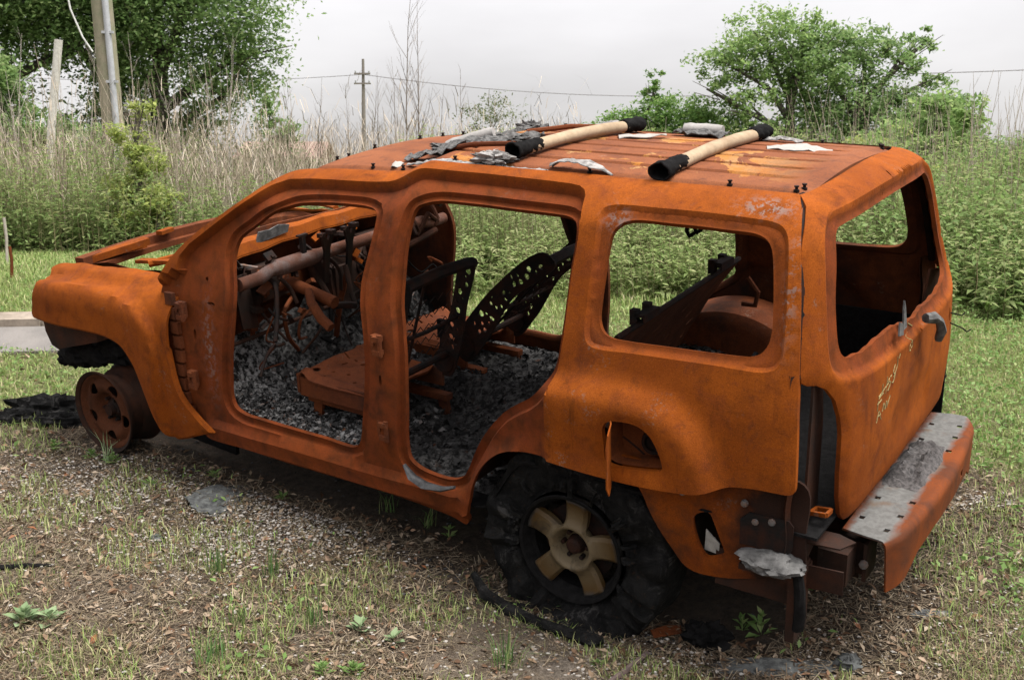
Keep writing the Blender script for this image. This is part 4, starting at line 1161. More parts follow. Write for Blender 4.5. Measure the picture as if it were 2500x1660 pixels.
def flakes(n, upick, size, seed):
    r = np.random.default_rng(seed)
    u, v = upick(r, n)
    w = ash_h(u, v) + r.uniform(.0, .03, n)
    c = np.stack([u, v, w], -1)
    s = np.minimum(size * r.lognormal(0, .7, n), .018)
    nrm = r.normal(0, .55, (n, 3)); nrm[:, 2] += 1; nrm /= np.linalg.norm(nrm, axis=1)[:, None]
    t = np.cross(nrm, r.normal(0, 1, (n, 3))); t /= np.linalg.norm(t, axis=1)[:, None]
    b = np.cross(nrm, t)
    V = np.stack([c + t * (s * r.uniform(.6, 1.3, n))[:, None], c + b * (s * r.uniform(.4, .9, n))[:, None] + nrm * (s * .3)[:, None], c - t * (s * r.uniform(.6, 1.3, n))[:, None], c - b * (s * r.uniform(.4, .9, n))[:, None]], 1).reshape(-1, 3)
    return V, np.arange(n * 4).reshape(n, 4)
def island_mat(name, stops, rough=.9, spec=.2, transl=0.0):
    g = G(name)
    c = g.ramp(g.geo.outputs["Random Per Island"], stops)
    n = g.noise(9, 3, .6)
    c = g.mix(g.rng(n, .35, .65, 0, .3 if not transl else .15), c, g.mix(.55, c, (0, 0, 0)))
    g.done(c, rough, None, spec=spec)
    if transl:
        tr = g.n.new("ShaderNodeBsdfTranslucent"); g.put(tr.inputs["Color"], c)
        mx = g.n.new("ShaderNodeMixShader"); mx.inputs[0].default_value = transl
        g.l.new(g.b.outputs[0], mx.inputs[1]); g.l.new(tr.outputs[0], mx.inputs[2]); g.l.new(mx.outputs[0], g.out.inputs["Surface"])
    return g.m
V, F = flakes(7000, lambda r, n: (r.uniform(.0, 1.95, n), r.uniform(-.70, .74, n)), .0065, 3)
o = mesh("char_flakes", V, F, island_mat("char_flake", [(0, (.004, .004, .004)), (.7, (.011, .0105, .010)), (.88, (.026, .025, .024)), (.97, (.075, .073, .07)), (1, (.05, .018, .008))]), smooth=False)
o.matrix_world = CM; tag(o, "black and grey burnt flakes strewn over the car floor", "flakes", kind="stuff")
V, F = flakes(6000, lambda r, n: (r.uniform(1.02, 1.85, n), .76 - np.abs(r.normal(0, .20, n))), .006, 4)
o = mesh("pale_ash_flakes", V, F, island_mat("pale_flake", [(0, (.02, .0195, .019)), (.5, (.085, .083, .081)), (.88, (.22, .216, .21)), (1, (.09, .034, .014))]), smooth=False)
o.matrix_world = CM; tag(o, "pale grey ash flakes inside the front door opening", "ash", kind="stuff")

mb = MB(); mb.tube([(.755, .862, .165), (.71, .872, .125), (.64, .876, .108), (.56, .876, .112), (.50, .872, .135)], [.008, .018, .022, .019, .008], 9, jit=.3, flat=.7)
mb.build("melted_trim", plain("melted_grey", (.045, .045, .046), .5, var=.8, scale=30, spec=.35, bump=.8), car)
def sheets(n, seed):
    r = np.random.default_rng(seed); Vs = []; Fs = []
    for k in range(n):
        u, v = r.uniform(.05, 1.9), r.uniform(-.68, .66); c = np.array([u, v, float(ash_h(u, v)) + r.uniform(.01, .035)])
        s_ = r.uniform(.010, .034); m = 7
        ax = r.normal(0, 1, 3); ax[2] *= .35; ax /= np.linalg.norm(ax); ay = np.cross(ax, r.normal(0, .3, 3) + np.array([0, 0, 1])); ay /= np.linalg.norm(ay); nz = np.cross(ax, ay); b = len(Vs)
        for j in range(m):
            t = 6.283 * j / m; q = s_ * r.uniform(.55, 1.2); Vs.append(c + ax * math.cos(t) * q + ay * math.sin(t) * q * .7 + nz * s_ * r.normal(0, .28))
        Vs.append(c + nz * s_ * .15); Fs += [(b + j, b + (j + 1) % m, b + m) for j in range(m)]
    return np.array(Vs), np.array(Fs)
V, F = sheets(260, 8)
o = mesh("burnt_sheets", V, F, island_mat("burnt_sheet", [(0, (.006, .006, .006)), (.6, (.02, .019, .0185)), (.85, (.06, .058, .056)), (.95, (.15, .147, .143)), (1, (.06, .022, .010))], .75, .2), smooth=False)
o.matrix_world = CM; tag(o, "crumpled burnt sheets and curls lying in the ash", "debris", kind="stuff")
# ---- wheels
def rear_rim():
    """five-spoke alloy, outer face at y = 0, centre at origin"""
    parts = {}
    mb = MB()
    mb.lathe([(.205, -.19), (.216, -.185), (.210, -.17), (.190, -.15), (.185, -.05), (.196, -.022), (.203, -.004), (.214, .0), (.217, -.006), (.214, -.014), (.206, -.016), (.198, -.03), (.178, -.055)], 64)
    parts["barrel"] = mb
    hub = []; N = 120
    # spoke face: star outline between hub and rim
    out = []
    for k in range(5):
        a0 = math.pi / 2 + .12 + k * 2 * math.pi / 5
        for da, r_ in ((-.235, .196), (-.16, .198), (-.08, .199), (0, .1995), (.08, .199), (.16, .198), (.235, .196), (.275, .165), (.335, .135), (.42, .110), (.628, .098), (.837, .110), (.922, .135), (.982, .165)):
            out.append((r_ * math.cos(a0 + da), r_ * math.sin(a0 + da)))
    OO = np.array(out)
    OO = catmull(OO, .012)
    hole = circ2((0, 0), .036, .036, 24)
    def fn(x, z):
        x = np.asarray(x, float); z = np.asarray(z, float); r_ = np.hypot(x, z)
        y = -.018 - .010 * np.exp(-((r_ - .13) / .05) ** 2) + .006 * sstep(.17, .2, r_) - .050 * sstep(.078, .055, r_) + .010 * np.exp(-((r_ - .088) / .012) ** 2)
        return np.stack([x, y, z], -1)
    def disp(P, X):
        e = pdist(P, OO)
        return -.012 * sstep(.012, 0, e)
    rg = [circ2((0, 0), q, q, 60) for q in (.05, .055, .061, .066, .072, .078, .084, .09, .098)] + [offset_ring(OO, k) for k in (.006, -.006, .012, -.012)]
    a = (fn, OO, [hole], .016, disp, .022, rg)
    V, F, A = sheet(*a)
    if V[:len(V) // 2, 1].mean() < V[len(V) // 2:, 1].mean(): V, F, A = sheet(*a, flip=True)
    mb = MB(); mb.add(V, F); parts["spokes"] = mb
    mb = MB()
    mb.lathe([(0, -.030), (.020, -.030), (.024, -.034), (.030, -.036), (.034, -.05), (.04, -.075), (.075, -.08), (.15, -.085), (.15, -.10)], 24)
    for k in range(6):
        t = k * math.pi / 3
        mb.lathe([(0, -.045), (.009, -.046), (.010, -.07)], 6, 'Y', (.052 * math.cos(t), 0, .052 * math.sin(t)))
    parts["hub"] = mb
    return parts
g = G("scorched_alloy")
n1 = g.noise(9, 5, .6); n2 = g.noise(60, 4, .7)
sx = g.n.new("ShaderNodeSeparateXYZ"); g.l.new(g.obj, sx.inputs[0])
rad = g.math('SQRT', g.math('ADD', g.math('POWER', sx.outputs[0], 2.0), g.math('POWER', sx.outputs[2], 2.0)))
c = g.mix(g.rng(g.math('ADD', rad, g.math('MULTIPLY', n1, .05)), .085, .20), (.135, .104, .062), (.060, .032, .008))
c = g.mix(g.rng(n1, .55, .7, 0, .5), c, (.085, .047, .014))
c = g.mix(g.rng(g.math('ADD', rad, g.math('MULTIPLY', n1, .06)), .205, .225), c, (.03, .028, .026))
c = g.mix(g.rng(n2, .64, .70, 0, .85), c, (.025, .02, .016))
c = g.mix(g.rng(g.noise(10, 6, .7, dist=.6), .50, .66, 0, .8), c, (.022, .016, .011))
M_ALLOY = g.done(c, .6, g.bump(n2, .35, .002), metal=.15, spec=.25)

def flat_tyre(r_out, r_in, y0, y1, floor_w, seed, bead):
    """burnt, collapsed tyre: swept section, squashed on the ground and crumpled"""
    N, K = 96, 22
    V = []
    sec = []
    for k in range(K):
        t = 2 * math.pi * k / K
        cx = math.cos(t); sy = math.sin(t)
        sec.append((abs(cx) ** .6 * (1 if cx > 0 else -1), abs(sy) ** .55 * (1 if sy > 0 else -1)))
    rc = (r_out + r_in) / 2; hr = (r_out - r_in) / 2; yc = (y0 + y1) / 2; hy = (y1 - y0) / 2
    for i in range(N):
        a = 2 * math.pi * i / N
        ca, sa = math.cos(a), math.sin(a)
        for (p_, q_) in sec:
            rr_ = rc + hr * p_; y = yc + hy * q_
            n_ = noise.noise(Vector((ca * 3 + seed, sa * 3, q_ * 1.5))) + .5 * noise.noise(Vector((ca * 8, sa * 8 + seed, q_ * 3 + p_)))
            rip = .5 * math.sin(a * 23 + 2 * math.sin(a * 5)) * (sa < .4)
            y += (.040 * n_ + .022 * rip - .02 * (1 - abs(p_)) * (q_ > 0) * (sa > -.3)) * (p_ > -.8) * (.4 + .6 * abs(q_)) + (-.012 if q_ > 0 else .012) * (1 - abs(p_)) * 0
            rr_ += .024 * n_ * (p_ > 0)
            # sagging sidewall: top collapses inward on the rim, bottom spreads
            low = max(0, -sa)
            y += (.045 * low ** 2) * (1 if q_ > 0 else -1) * (p_ + .9) * .6
            x, w = rr_ * ca, rr_ * sa
            if w < floor_w + .02:
                ex = floor_w + .02 - w
                y += ex * .35 * (1 if q_ > 0 else -1)
                w = floor_w + .02 - ex * .10 - .012 * (p_ > .5)
            V.append((x, y, max(w, floor_w - .004)))
    F = [(i * K + k, i * K + (k + 1) % K, ((i + 1) % N) * K + (k + 1) % K, ((i + 1) % N) * K + k) for i in range(N) for k in range(K)]
    return V, F
def rear_wheel(y_face, sg):
    w = empty("rear_wheel", (0, sg * y_face, 0), car)
    for nm, mb in rear_rim().items():
        if sg < 0: mb.V = [(x, -y, z) for x, y, z in mb.V]; mb.F = [f[::-1] for f in mb.F]
        mb.build(nm, M_SOOT if nm == "hub" else (M_CHAR if nm == "barrel" else M_ALLOY), w)
    V, F = flat_tyre(.392, .212, -.225, .000, -.285, 2.0 + sg, 0)
    if sg < 0: V = [(x, -y, z) for x, y, z in V]; F = [f[::-1] for f in F]
    ty = mesh("tyre", V, F, M_RUBBER, w)
    rt_ = random.Random(31 + sg)
    for k in range(16):                                     # torn flaps of sidewall hanging round the bead
        a = rt_.uniform(-.4, 3.6); r0 = rt_.uniform(.215, .24); r1 = r0 + rt_.uniform(.03, .085); da = rt_.uniform(.05, .13); yy = .004
        mb = MB(); P_ = []
        for q in range(5):
            t = a + da * (q / 4 - .5)
            for (r_, y_) in ((r0, yy), ((r0 + r1) / 2 + rt_.uniform(-.01, .01), yy + rt_.uniform(.002, .022)), (r1 + rt_.uniform(-.02, .012), yy + rt_.uniform(-.01, .014))): P_.append((r_ * math.cos(t), sg * y_, r_ * math.sin(t)))
        n_ = len(P_); F_ = [(q * 3 + e, q * 3 + e + 1, q * 3 + e + 4, q * 3 + e + 3) for q in range(4) for e in range(2)]
        mb.add(P_, F_); mb.add([(x, y - sg * .006, z) for x, y, z in P_], [f[::-1] for f in F_]); mb.build("torn_flap", M_RUBBER, w, smooth=False)
    return w
wl = rear_wheel(.86, 1); wl["label"] = "scorched five-spoke alloy wheel on a burnt flat tyre"
rear_wheel(.86, -1)
def front_wheel(sg):
    w = empty("front_wheel", (2.70, sg * .86, -.024), car)
    mb = MB(); mb.lathe([(.200, -.205), (.214, -.20), (.210, -.185), (.196, -.17), (.190, -.13), (.172, -.11), (.172, -.06), (.192, -.035), (.196, -.012), (.206, -.004), (.213, .0), (.215, -.005), (.212, -.014), (.204, -.016), (.197, -.03), (.180, -.05)], 56)
    if sg < 0: mb.V = [(x, -y, z) for x, y, z in mb.V]; mb.F = [f[::-1] for f in mb.F]
    mb.build("rim", M_RUSTK, w)
    OO = circ2((0, 0), .194, .194, 56); hs = [circ2((0, 0), .055, .055, 20)]
    for k in range(5):
        t = math.pi / 2 + .55 + k * 2 * math.pi / 5
        hs.append(circ2((.132 * math.cos(t), .132 * math.sin(t)), .028, .036, 16, t))
    def fn(x, z):
        x = np.asarray(x, float); z = np.asarray(z, float); r_ = np.hypot(x, z)
        return np.stack([x, -.018 - .022 * sstep(.19, .165, r_) + .016 * np.exp(-((r_ - .13) / .03) ** 2) - .035 * sstep(.10, .07, r_), z], -1)
    a = (fn, OO, hs, .014, lambda P, X: 0 * P[:, 0], .008, [circ2((0, 0), q, q, 50) for q in (.07, .08, .09, .10, .165, .178, .188)])
    V, F, A = sheet(*a)
    if V[:len(V) // 2, 1].mean() < V[len(V) // 2:, 1].mean(): V, F, A = sheet(*a, flip=True)
    V = V * np.array([1, sg, 1]); F = [f[::-1] for f in F] if sg < 0 else F
    mesh("disc", V, F, rust("rust_disc%d" % sg, (.085, .028, .012), (.055, .020, .010), (.022, .012, .008)), w)
    mb = MB(); mb.lathe([(0, -.035), (.028, -.035), (.034, -.06), (.05, -.07), (.06, -.09), (.14, -.10), (.15, -.12), (.15, -.15)], 20)
    for k in range(6): mb.lathe([(0, -.050), (.008, -.05), (.009, -.08)], 6, 'Y', (.058 * math.cos(k * 1.047), 0, .058 * math.sin(k * 1.047)))
    if sg < 0: mb.V = [(x, -y, z) for x, y, z in mb.V]; mb.F = [f[::-1] for f in mb.F]
    mb.build("hub", M_SOOT, w)
    V, F = lump((.02, -.17, .235), (.10, .06, .03), 5.5, (10, 18), .5, 2.4); mesh("tyre_remnant", [(x, sg * y, z) for x, y, z in V], F, M_CHAR, w)
    return w
fw = front_wheel(1); fw["label"] = "bare rusty steel wheel with oval holes, no tyre"
front_wheel(-1)

# ---- loose things on the roof
def rz(u, v): return float(roof_z(u, v))
M_FOAM = plain("tan_foam_tube", (.33, .25, .165), .9, var=.3, scale=7, bump=.3, col2=(.22, .155, .095))
M_PALE = plain("pale_sheet_metal", (.29, .275, .26), .75, var=.45, scale=30, bump=.8, col2=(.085, .078, .073))
M_GREYFOAM = plain("grey_foam", (.28, .265, .25), .9, var=.25, scale=16, bump=.3)
def rack_bar(name, a, b, r, label):
    base = (a[0], a[1], rz(a[0], a[1])); t = empty(name)
    t.matrix_world = CM @ Matrix.Translation(Vector(base)); tag(t, label, "roof bar", "padded bars lying across the roof")
    A_, B_ = np.array(a + (rz(*a) + r + .004,)), np.array(b + (rz(*b) + r + .004,))
    pts = [A_ + (B_ - A_) * k + np.array([0, 0, .016 * math.sin(k * math.pi)]) - np.array(base) for k in np.linspace(0, 1, 14)]
    mb = MB(); mb.tube(pts[1:-1], [r * (1.04 + .035 * math.sin(i * 1.7)) for i in range(12)], 16, flat=.82); mb.build("foam_sleeve", M_FOAM, t)
    for nm, i0, i1 in (("burnt_end", 0, 2), ("burnt_end", 11, 13)):
        q0, q1 = pts[i0], pts[i1]; mid = (q0 + q1) / 2
        if i0 == 0: ps = [q0 - (q1 - q0) * .22, q0 - (q1 - q0) * .05, mid, q1 - (q1 - q0) * .1, q1 + (q1 - q0) * .05]; rs_ = [r * 1.42, r * 1.30, r * 1.12, r * 1.10, r * 1.02]
        else: ps = [q0 - (q1 - q0) * .05, q0, mid, q1, q1 + (q1 - q0) * .15]; rs_ = [r * 1.02, r * 1.2, r * 1.45, r * 1.35, r * .8]
        ps = [p_ + np.array([0, 0, .004]) for p_ in ps]
        cvp = catmull(np.array(ps), .012, False); rc_ = np.interp(np.linspace(0, 1, len(cvp)), np.linspace(0, 1, 5), rs_)
        mb = MB(); mb.tube(list(cvp), [q * random.uniform(.92, 1.10) for q in rc_], 18, jit=.13, flat=.80, cap=False)
        o_ = mb.build(nm, M_CHAR, t, angle=70); sd_ = o_.modifiers.new('shell', 'SOLIDIFY'); sd_.thickness = .006; sd_.offset = -1
    return t
rack_bar("roof_bar", (.485, .40), (.375, -.40), .028, "tan padded bar nearer the front with charred black ends, across the roof")
rack_bar("roof_bar", (-.165, .465), (-.185, -.43), .028, "tan padded bar nearer the tailgate with charred black ends, across the roof")
def roll(name, a, b, r, label):
    mb = MB(); A_, B_ = np.array(a + (rz(*a) + r * .75,)), np.array(b + (rz(*b) + r * .75,))
    pts = [A_ + (B_ - A_) * k for k in np.linspace(0, 1, 8)]
    mb.tube(pts, [r * (.85 if i in (0, 7) else 1 + .05 * math.sin(i * 2)) for i in range(8)], 14, flat=.8, jit=.02)
    return loose(name, mb.V, mb.F, M_GREYFOAM, (A_[0], A_[1], rz(*a)), label, "foam roll")
roll("foam_roll", (.985, .18), (.80, .10), .034, "grey burnt foam roll lying by itself near the front of the roof")
roll("foam_roll", (.165, -.40), (.0, -.42), .034, "split grey foam roll near the far edge of the roof")
def ribbon(pts, widths, seed, curl=.012, mat=None, arch=None):
    """thin torn strip of sheet following points (u, v, lift)"""
    cv = catmull(np.array([(u, v, rz(u, v) + h) for u, v, h in pts]), .02, False)
    n = len(cv); ws_ = np.interp(np.linspace(0, 1, n), np.linspace(0, 1, len(widths)), widths)
    r = np.random.default_rng(seed); V = []; m = 6
    for i in range(n):
        d = cv[min(i + 1, n - 1)] - cv[max(i - 1, 0)]; d /= np.linalg.norm(d)
        s_ = np.cross(d, (0, 0, 1)); s_ /= np.linalg.norm(s_)
        for j in range(m):
            x = (j / (m - 1) - .5) * 2
            jj = ws_[i] * (x * .5 + r.normal(0, .05 if 0 < j < m - 1 else .11))
            V.append(cv[i] + s_ * jj + np.array([0, 0, .5 * curl * (1 - x * x) + r.normal(0, .0022 + .004 * (curl > .015))]))
    V = np.array(V); k = len(V)
    F = [(i * m + j, (i + 1) * m + j, (i + 1) * m + j + 1, i * m + j + 1) for i in range(n - 1) for j in range(m - 1)]
    V2 = V - np.array([0, 0, .003]); F2 = [tuple(x + k for x in f[::-1]) for f in F]
    per = [i * m for i in range(n)] + [(n - 1) * m + j for j in range(1, m)] + [i * m + m - 1 for i in range(n - 2, -1, -1)] + [j for j in range(m - 2, 0, -1)]
    F3 = [(per[i], per[(i + 1) % len(per)], per[(i + 1) % len(per)] + k, per[i] + k) for i in range(len(per))]
    return np.concatenate([V, V2]), F + F2 + F3
def strip(name, pts, widths, seed, label, cat="scrap", mat=None, curl=.012):
    V, F = ribbon(pts, widths, seed, curl)
    return loose(name, V, F, mat or M_PALE, (pts[0][0], pts[0][1], rz(pts[0][0], pts[0][1])), label, cat, "burnt scraps on the roof")
M_CRUST = plain("grey_black_crust", (.13, .125, .12), .9, var=.9, scale=60, bump=1.0, col2=(.02, .019, .018))
strip("metal_strip", [(1.00, .43, .006), (.90, .46, .01), (.80, .47, .006), (.66, .475, .004), (.52, .478, .004), (.40, .478, .003), (.30, .478, .004)], [.02, .035, .045, .03, .045, .06, .04], 2, "long pale warped strip along the near roof edge by the charred bar end", mat=M_PALE)
strip("metal_strip", [(.30, .455, .006), (.25, .46, .03), (.18, .465, .042), (.10, .468, .034), (.03, .475, .008)], [.02, .05, .06, .05, .012], 3, "arched pale strip curling off the near roof edge between the two bars", mat=M_PALE)
strip("burnt_crust", [(1.07, .36, .004), (1.0, .33, .02), (.92, .31, .028), (.84, .27, .02), (.75, .20, .02), (.68, .10, .014), (.60, .02, .01)], [.05, .10, .12, .10, .11, .08, .05], 4, "crumpled grey and black crust of burnt foam beside the front bar", mat=M_CRUST, curl=.03)
strip("paint_sheet", [(1.075, .40, .004), (1.06, .43, .006), (1.045, .465, .012)], [.04, .05, .02], 5, "white curled scrap hanging at the roof step over the door pillar", mat=plain("white_flake", (.30, .28, .255), .75, var=.2, scale=14))
strip("burnt_crust", [(1.05, -.20, .006), (.97, -.24, .018), (.88, -.30, .026), (.80, -.33, .008)], [.03, .09, .10, .04], 6, "grey and black curled scrap near the far front edge of the roof", mat=M_CRUST, curl=.02)
strip("metal_sheet", [(.60, -.36, .01), (.50, -.385, .03), (.40, -.40, .02)], [.05, .09, .04], 7, "pale bent sheet lying behind the front bar's far end", mat=M_PALE, curl=.02)
strip("paint_sheet", [(.33, -.12, .005), (.24, -.18, .010), (.17, -.235, .012)], [.06, .075, .02], 8, "white flat sheet tucked under the front bar", mat=plain("white_flake_b", (.29, .265, .24), .75, var=.2, scale=14))
strip("burnt_crust", [(.20, -.37, .008), (.08, -.375, .02), (-.04, -.385, .012)], [.06, .11, .08], 9, "brown and grey peeled crust beside the split foam roll", mat=M_CRUST, curl=.02)
strip("paint_sheet", [(-.31, -.12, .004), (-.42, -.165, .008), (-.54, -.19, .004)], [.06, .14, .03], 10, "white star-shaped peeled paint sheet near the tailgate end of the roof", mat=plain("white_flake_c", (.30, .275, .25), .75, var=.15, scale=14), curl=.008)
strip("paint_sheet", [(-.20, -.36, .006), (-.28, -.37, .016), (-.36, -.38, .006)], [.03, .06, .03], 12, "grey scrap by the far end of the rear bar", mat=M_PALE, curl=.014)
def heap(u, v, r3, sd, label, mat):
    V, F = lump((u, v, rz(u, v) + r3[2] * .5), r3, sd, (14, 30), .75, 3.2)
    V = [(a, b, max(c, rz(a, b) + .002)) for a, b, c in V]
    return loose("burnt_heap", V, F, mat, (u, v, rz(u, v)), label, "scrap", "burnt scraps on the roof", angle=30)
heap(.90, .26, (.10, .06, .022), 2.2, "crumpled black and grey heap beside the foam roll on the roof", M_CRUST)
heap(.56, .455, (.09, .035, .026), 5.4, "pale grey crumpled heap against the front bar's near end", M_PALE)
heap(.70, .12, (.09, .04, .016), 7.9, "thin grey-black crust heap in front of the front bar's middle", M_CRUST)
heap(.88, -.31, (.07, .035, .03), 9.3, "small curled black heap on the far front edge of the roof", M_CRUST)
mb = MB(); mb.tube([(.93, .30, rz(.93, .30) + .03), (.74, .33, rz(.74, .33) + .035), (.52, .36, rz(.52, .36) + .05)], .010, 8)
loose("steel_rod", mb.V, mb.F, M_RUSTD, (.93, .30, rz(.93, .30)), "thin rusty rod running under the near end of the front bar", "rod")
mb = MB(); mb.tube([(.72, -.03, rz(.72, 0) + .014), (.58, -.16, rz(.58, .16) + .03), (.46, -.27, rz(.46, .27) + .024)], .011, 8)
loose("steel_rod", mb.V, mb.F, M_RUSTD, (.72, -.03, rz(.72, 0)), "thin rusty rod in the middle of the roof", "rod")
# ------------------------------------------------------------------ ground
def soil_zones(x, y):
    """how grassy each spot is: 0 bare dirt and litter, 1 lawn"""
    # left rear lawn, right lawn; bare litter in front of and around the car
    uv = None
    P = (np.stack([x, y, terr(x, y)], -1) - CT) @ RMN          # car coordinates
    u, v = P[..., 0], P[..., 1]
    g_far = sstep(.30, 1.1, u - 2.75 + .25 * (.9 - v)) * sstep(1.45, .9, v)
    g_back = sstep(-1.0, -1.5, v)
    g_right = sstep(-1.25, -1.60, u + .18 * np.sin(v * 3)) * sstep(.55, .05, v)
    g = np.maximum(np.maximum(g_far, g_back), g_right)
    return np.clip(g, 0, 1)

def grad_axis(lo, hi, fine_lo, fine_hi, fine, k):
    a = list(np.arange(fine_lo, fine_hi, fine)); x, s = fine_hi, fine
    while x < hi: a.append(x); s *= k; x += s
    a.append(hi); x, s = fine_lo, fine; b = []
    while x > lo: s *= k; x -= s; b.append(x)
    b[-1] = lo
    return np.array(sorted(b) + a)
gxs = grad_axis(-900, 900, -6, 6, .05, 1.10); gys = grad_axis(-40, 1500, 2.6, 10.5, .05, 1.10)
X, Y = np.meshgrid(gxs, gys, indexing='ij')
Z = terr(X, Y)
P = np.stack([X, Y, Z], -1).reshape(-1, 3)
near = (P[:, 1] < 11) & (P[:, 1] > 2.5) & (np.abs(P[:, 0]) < 6.2)
Q = P[near]
P[near, 2] += .022 * vnoise(Q, .9, 2) + .012 * vnoise(Q, 3.3, 4) + .006 * vnoise(Q, 11, 7) - .006
a, b = len(gxs), len(gys); idx = np.arange(a * b).reshape(a, b)
F = np.stack([idx[:-1, :-1], idx[1:, :-1], idx[1:, 1:], idx[:-1, 1:]], -1).reshape(-1, 4)
zone = soil_zones(P[:, 0], P[:, 1])
carP = (P - CT) @ RMN
du_ = np.maximum(np.maximum(carP[:, 0] - 3.0, -.95 - carP[:, 0]), 0); dv_ = np.maximum(np.abs(carP[:, 1]) - .75, 0)
burn = np.clip(1 - np.hypot(du_, dv_) / .75, 0, 1)

g = G("ground")
n0 = g.noise(.9, 5, .6); n1 = g.noise(4.5, 6, .65, dist=.5); n2 = g.noise(26, 6, .7); n3 = g.noise(110, 4, .7)
dirt = g.mix(g.rng(n1, .36, .64), (.125, .095, .068), (.22, .18, .135))
dirt = g.mix(g.rng(n2, .45, .66, 0, .75), dirt, (.055, .037, .025))
dirt = g.mix(g.rng(n3, .55, .70, 0, .6), dirt, (.31, .25, .18))
sandy = g.rng(g.noise(1.3, 4, .55), .56, .68)
dirt = g.mix(g.math('MULTIPLY', sandy, .55), dirt, g.mix(g.rng(n3, .42, .6), (.18, .15, .125), (.36, .315, .265)))
turf = g.mix(g.rng(n1, .35, .65), (.15, .18, .065), (.25, .25, .11))
turf = g.mix(g.rng(n2, .48, .68, 0, .6), turf, (.05, .045, .022))
z = g.math('ADD', g.attr("lawn"), g.rng(n1, .3, .7, -.35, .35))
c = g.mix(g.rng(z, .35, .7), dirt, turf)
bz = g.math('MULTIPLY', g.rng(g.math('ADD', g.attr("burn"), g.rng(n1, .3, .7, -.45, .25)), .25, .75), .85)
c = g.mix(bz, c, g.mix(g.rng(n2, .4, .62), (.022, .019, .017), (.075, .055, .042)))
M_GROUND = g.done(c, .95, g.bump(n3, .9, .016, g.bump(n2, 1.0, .05)), spec=.1)
ground = mesh("ground", P, F, M_GROUND, attrs={"lawn": zone, "burn": burn}, angle=None)
ground["kind"] = "structure"

# ---- strip of road with its kerb, up the bank to the left
def slab(name, xs, ys, lift, mat, thick=.0, kind="structure", rough=0.0):
    X, Y = np.meshgrid(xs, ys, indexing='ij'); sk = .02 * X
    P = np.stack([X, Y + sk, terr(X, Y + sk) + lift], -1).reshape(-1, 3)
    if rough: P[:, 2] += rough * vnoise(P, 2.0, 1)
    a, b = len(xs), len(ys); idx = np.arange(a * b).reshape(a, b)
    F = np.stack([idx[:-1, :-1], idx[1:, :-1], idx[1:, 1:], idx[:-1, 1:]], -1).reshape(-1, 4).tolist()
    n = len(P); P2 = P.copy(); P2[:, 2] -= thick + .02
    per = [i * b for i in range(a)] + [(a - 1) * b + j for j in range(1, b)] + [i * b + b - 1 for i in range(a - 2, -1, -1)] + [j for j in range(b - 2, 0, -1)]
    F += [(per[(i + 1) % len(per)], per[i], per[i] + n, per[(i + 1) % len(per)] + n) for i in range(len(per))]
    o = mesh(name, np.concatenate([P, P2]), F, mat); o["kind"] = kind
    return o
g = G("asphalt_pale")
n1 = g.noise(3, 5, .6); n2 = g.noise(160, 3, .7)
c = g.mix(g.rng(n1, .35, .65), (.13, .12, .112), (.18, .165, .152)); c = g.mix(g.rng(n2, .45, .62, 0, .5), c, (.085, .078, .07))
M_ROAD = g.done(c, .9, g.bump(n2, .5, .004), spec=.2)
slab("road", np.concatenate([np.linspace(-40, -7, 20), np.linspace(-6.5, -2.3, 50)]), np.linspace(6.88, 7.36, 8), .014, M_ROAD, .03)
M_KERB = plain("kerb_concrete", (.26, .215, .17), .9, var=.4, scale=9, bump=.5, col2=(.16, .13, .10))
xk = -12.0; kk = 0
while xk < -2.2:
    Lk = 1.15 + .25 * random.random()
    o = slab("kerb_stone", np.linspace(xk, min(xk + Lk - .015, -2.2), 9), np.linspace(7.375 + random.uniform(-.01, .01), 7.53, 3), .055 + random.uniform(-.012, .012), M_KERB, .12)
    if kk == 0: kerb = empty("kerb"); kerb["kind"] = "structure"
    o.parent = kerb; del o["kind"]; xk += Lk; kk += 1

# ---- plants: blade and leaf soups
def blades(c, h, w, lean, az, r, bend=.5):
    """grass blades: two-segment tapered strips"""
    n = len(c)
    d = np.stack([np.cos(az), np.sin(az), np.zeros(n)], -1); s = np.stack([-np.sin(az), np.cos(az), np.zeros(n)], -1)
    up = np.array([0, 0, 1.])
    p1 = c + up * (h * .55)[:, None] + d * (h * lean * .35)[:, None]; p2 = c + up * (h * (1 - .25 * lean))[:, None] + d * (h * lean)[:, None]
    V = np.stack([c - s * (w / 2)[:, None], c + s * (w / 2)[:, None], p1 + s * (w * .4)[:, None], p1 - s * (w * .4)[:, None], p2], 1).reshape(-1, 3)
    k = np.arange(n)[:, None] * 5
    T = np.concatenate([k + np.array([[0, 1, 2]]), k + np.array([[0, 2, 3]]), k + np.array([[3, 2, 4]])], 0)
    return V, T
def leaves(c, s, nrm, r, asp=.45, fold=.0):
    """pointed leaf: a rhombus of two triangles, randomly turned about its normal"""
    n = len(c)
    t = np.cross(nrm, r.normal(0, 1, (n, 3))); t /= np.linalg.norm(t, axis=1)[:, None] + 1e-9
    b = np.cross(nrm, t)
    s = s[:, None]
    V = np.stack([c - t * s, c + b * s * asp, c + t * s, c - b * s * asp], 1)
    V[:, 1] += nrm * s * fold; V[:, 3] += nrm * s * fold
    k = np.arange(n)[:, None] * 4
    return V.reshape(-1, 3), np.concatenate([k + np.array([[0, 1, 2]]), k + np.array([[0, 2, 3]])], 0)
def join(parts):
    Vs, Ts, o = [], [], 0
    for V, T in parts: Vs.append(V); Ts.append(T + o); o += len(V)
    return np.concatenate(Vs), np.concatenate(Ts)
def unit(r, n, upb=0.0):
    v = r.normal(0, 1, (n, 3)); v[:, 2] += upb
    return v / np.linalg.norm(v, axis=1)[:, None]
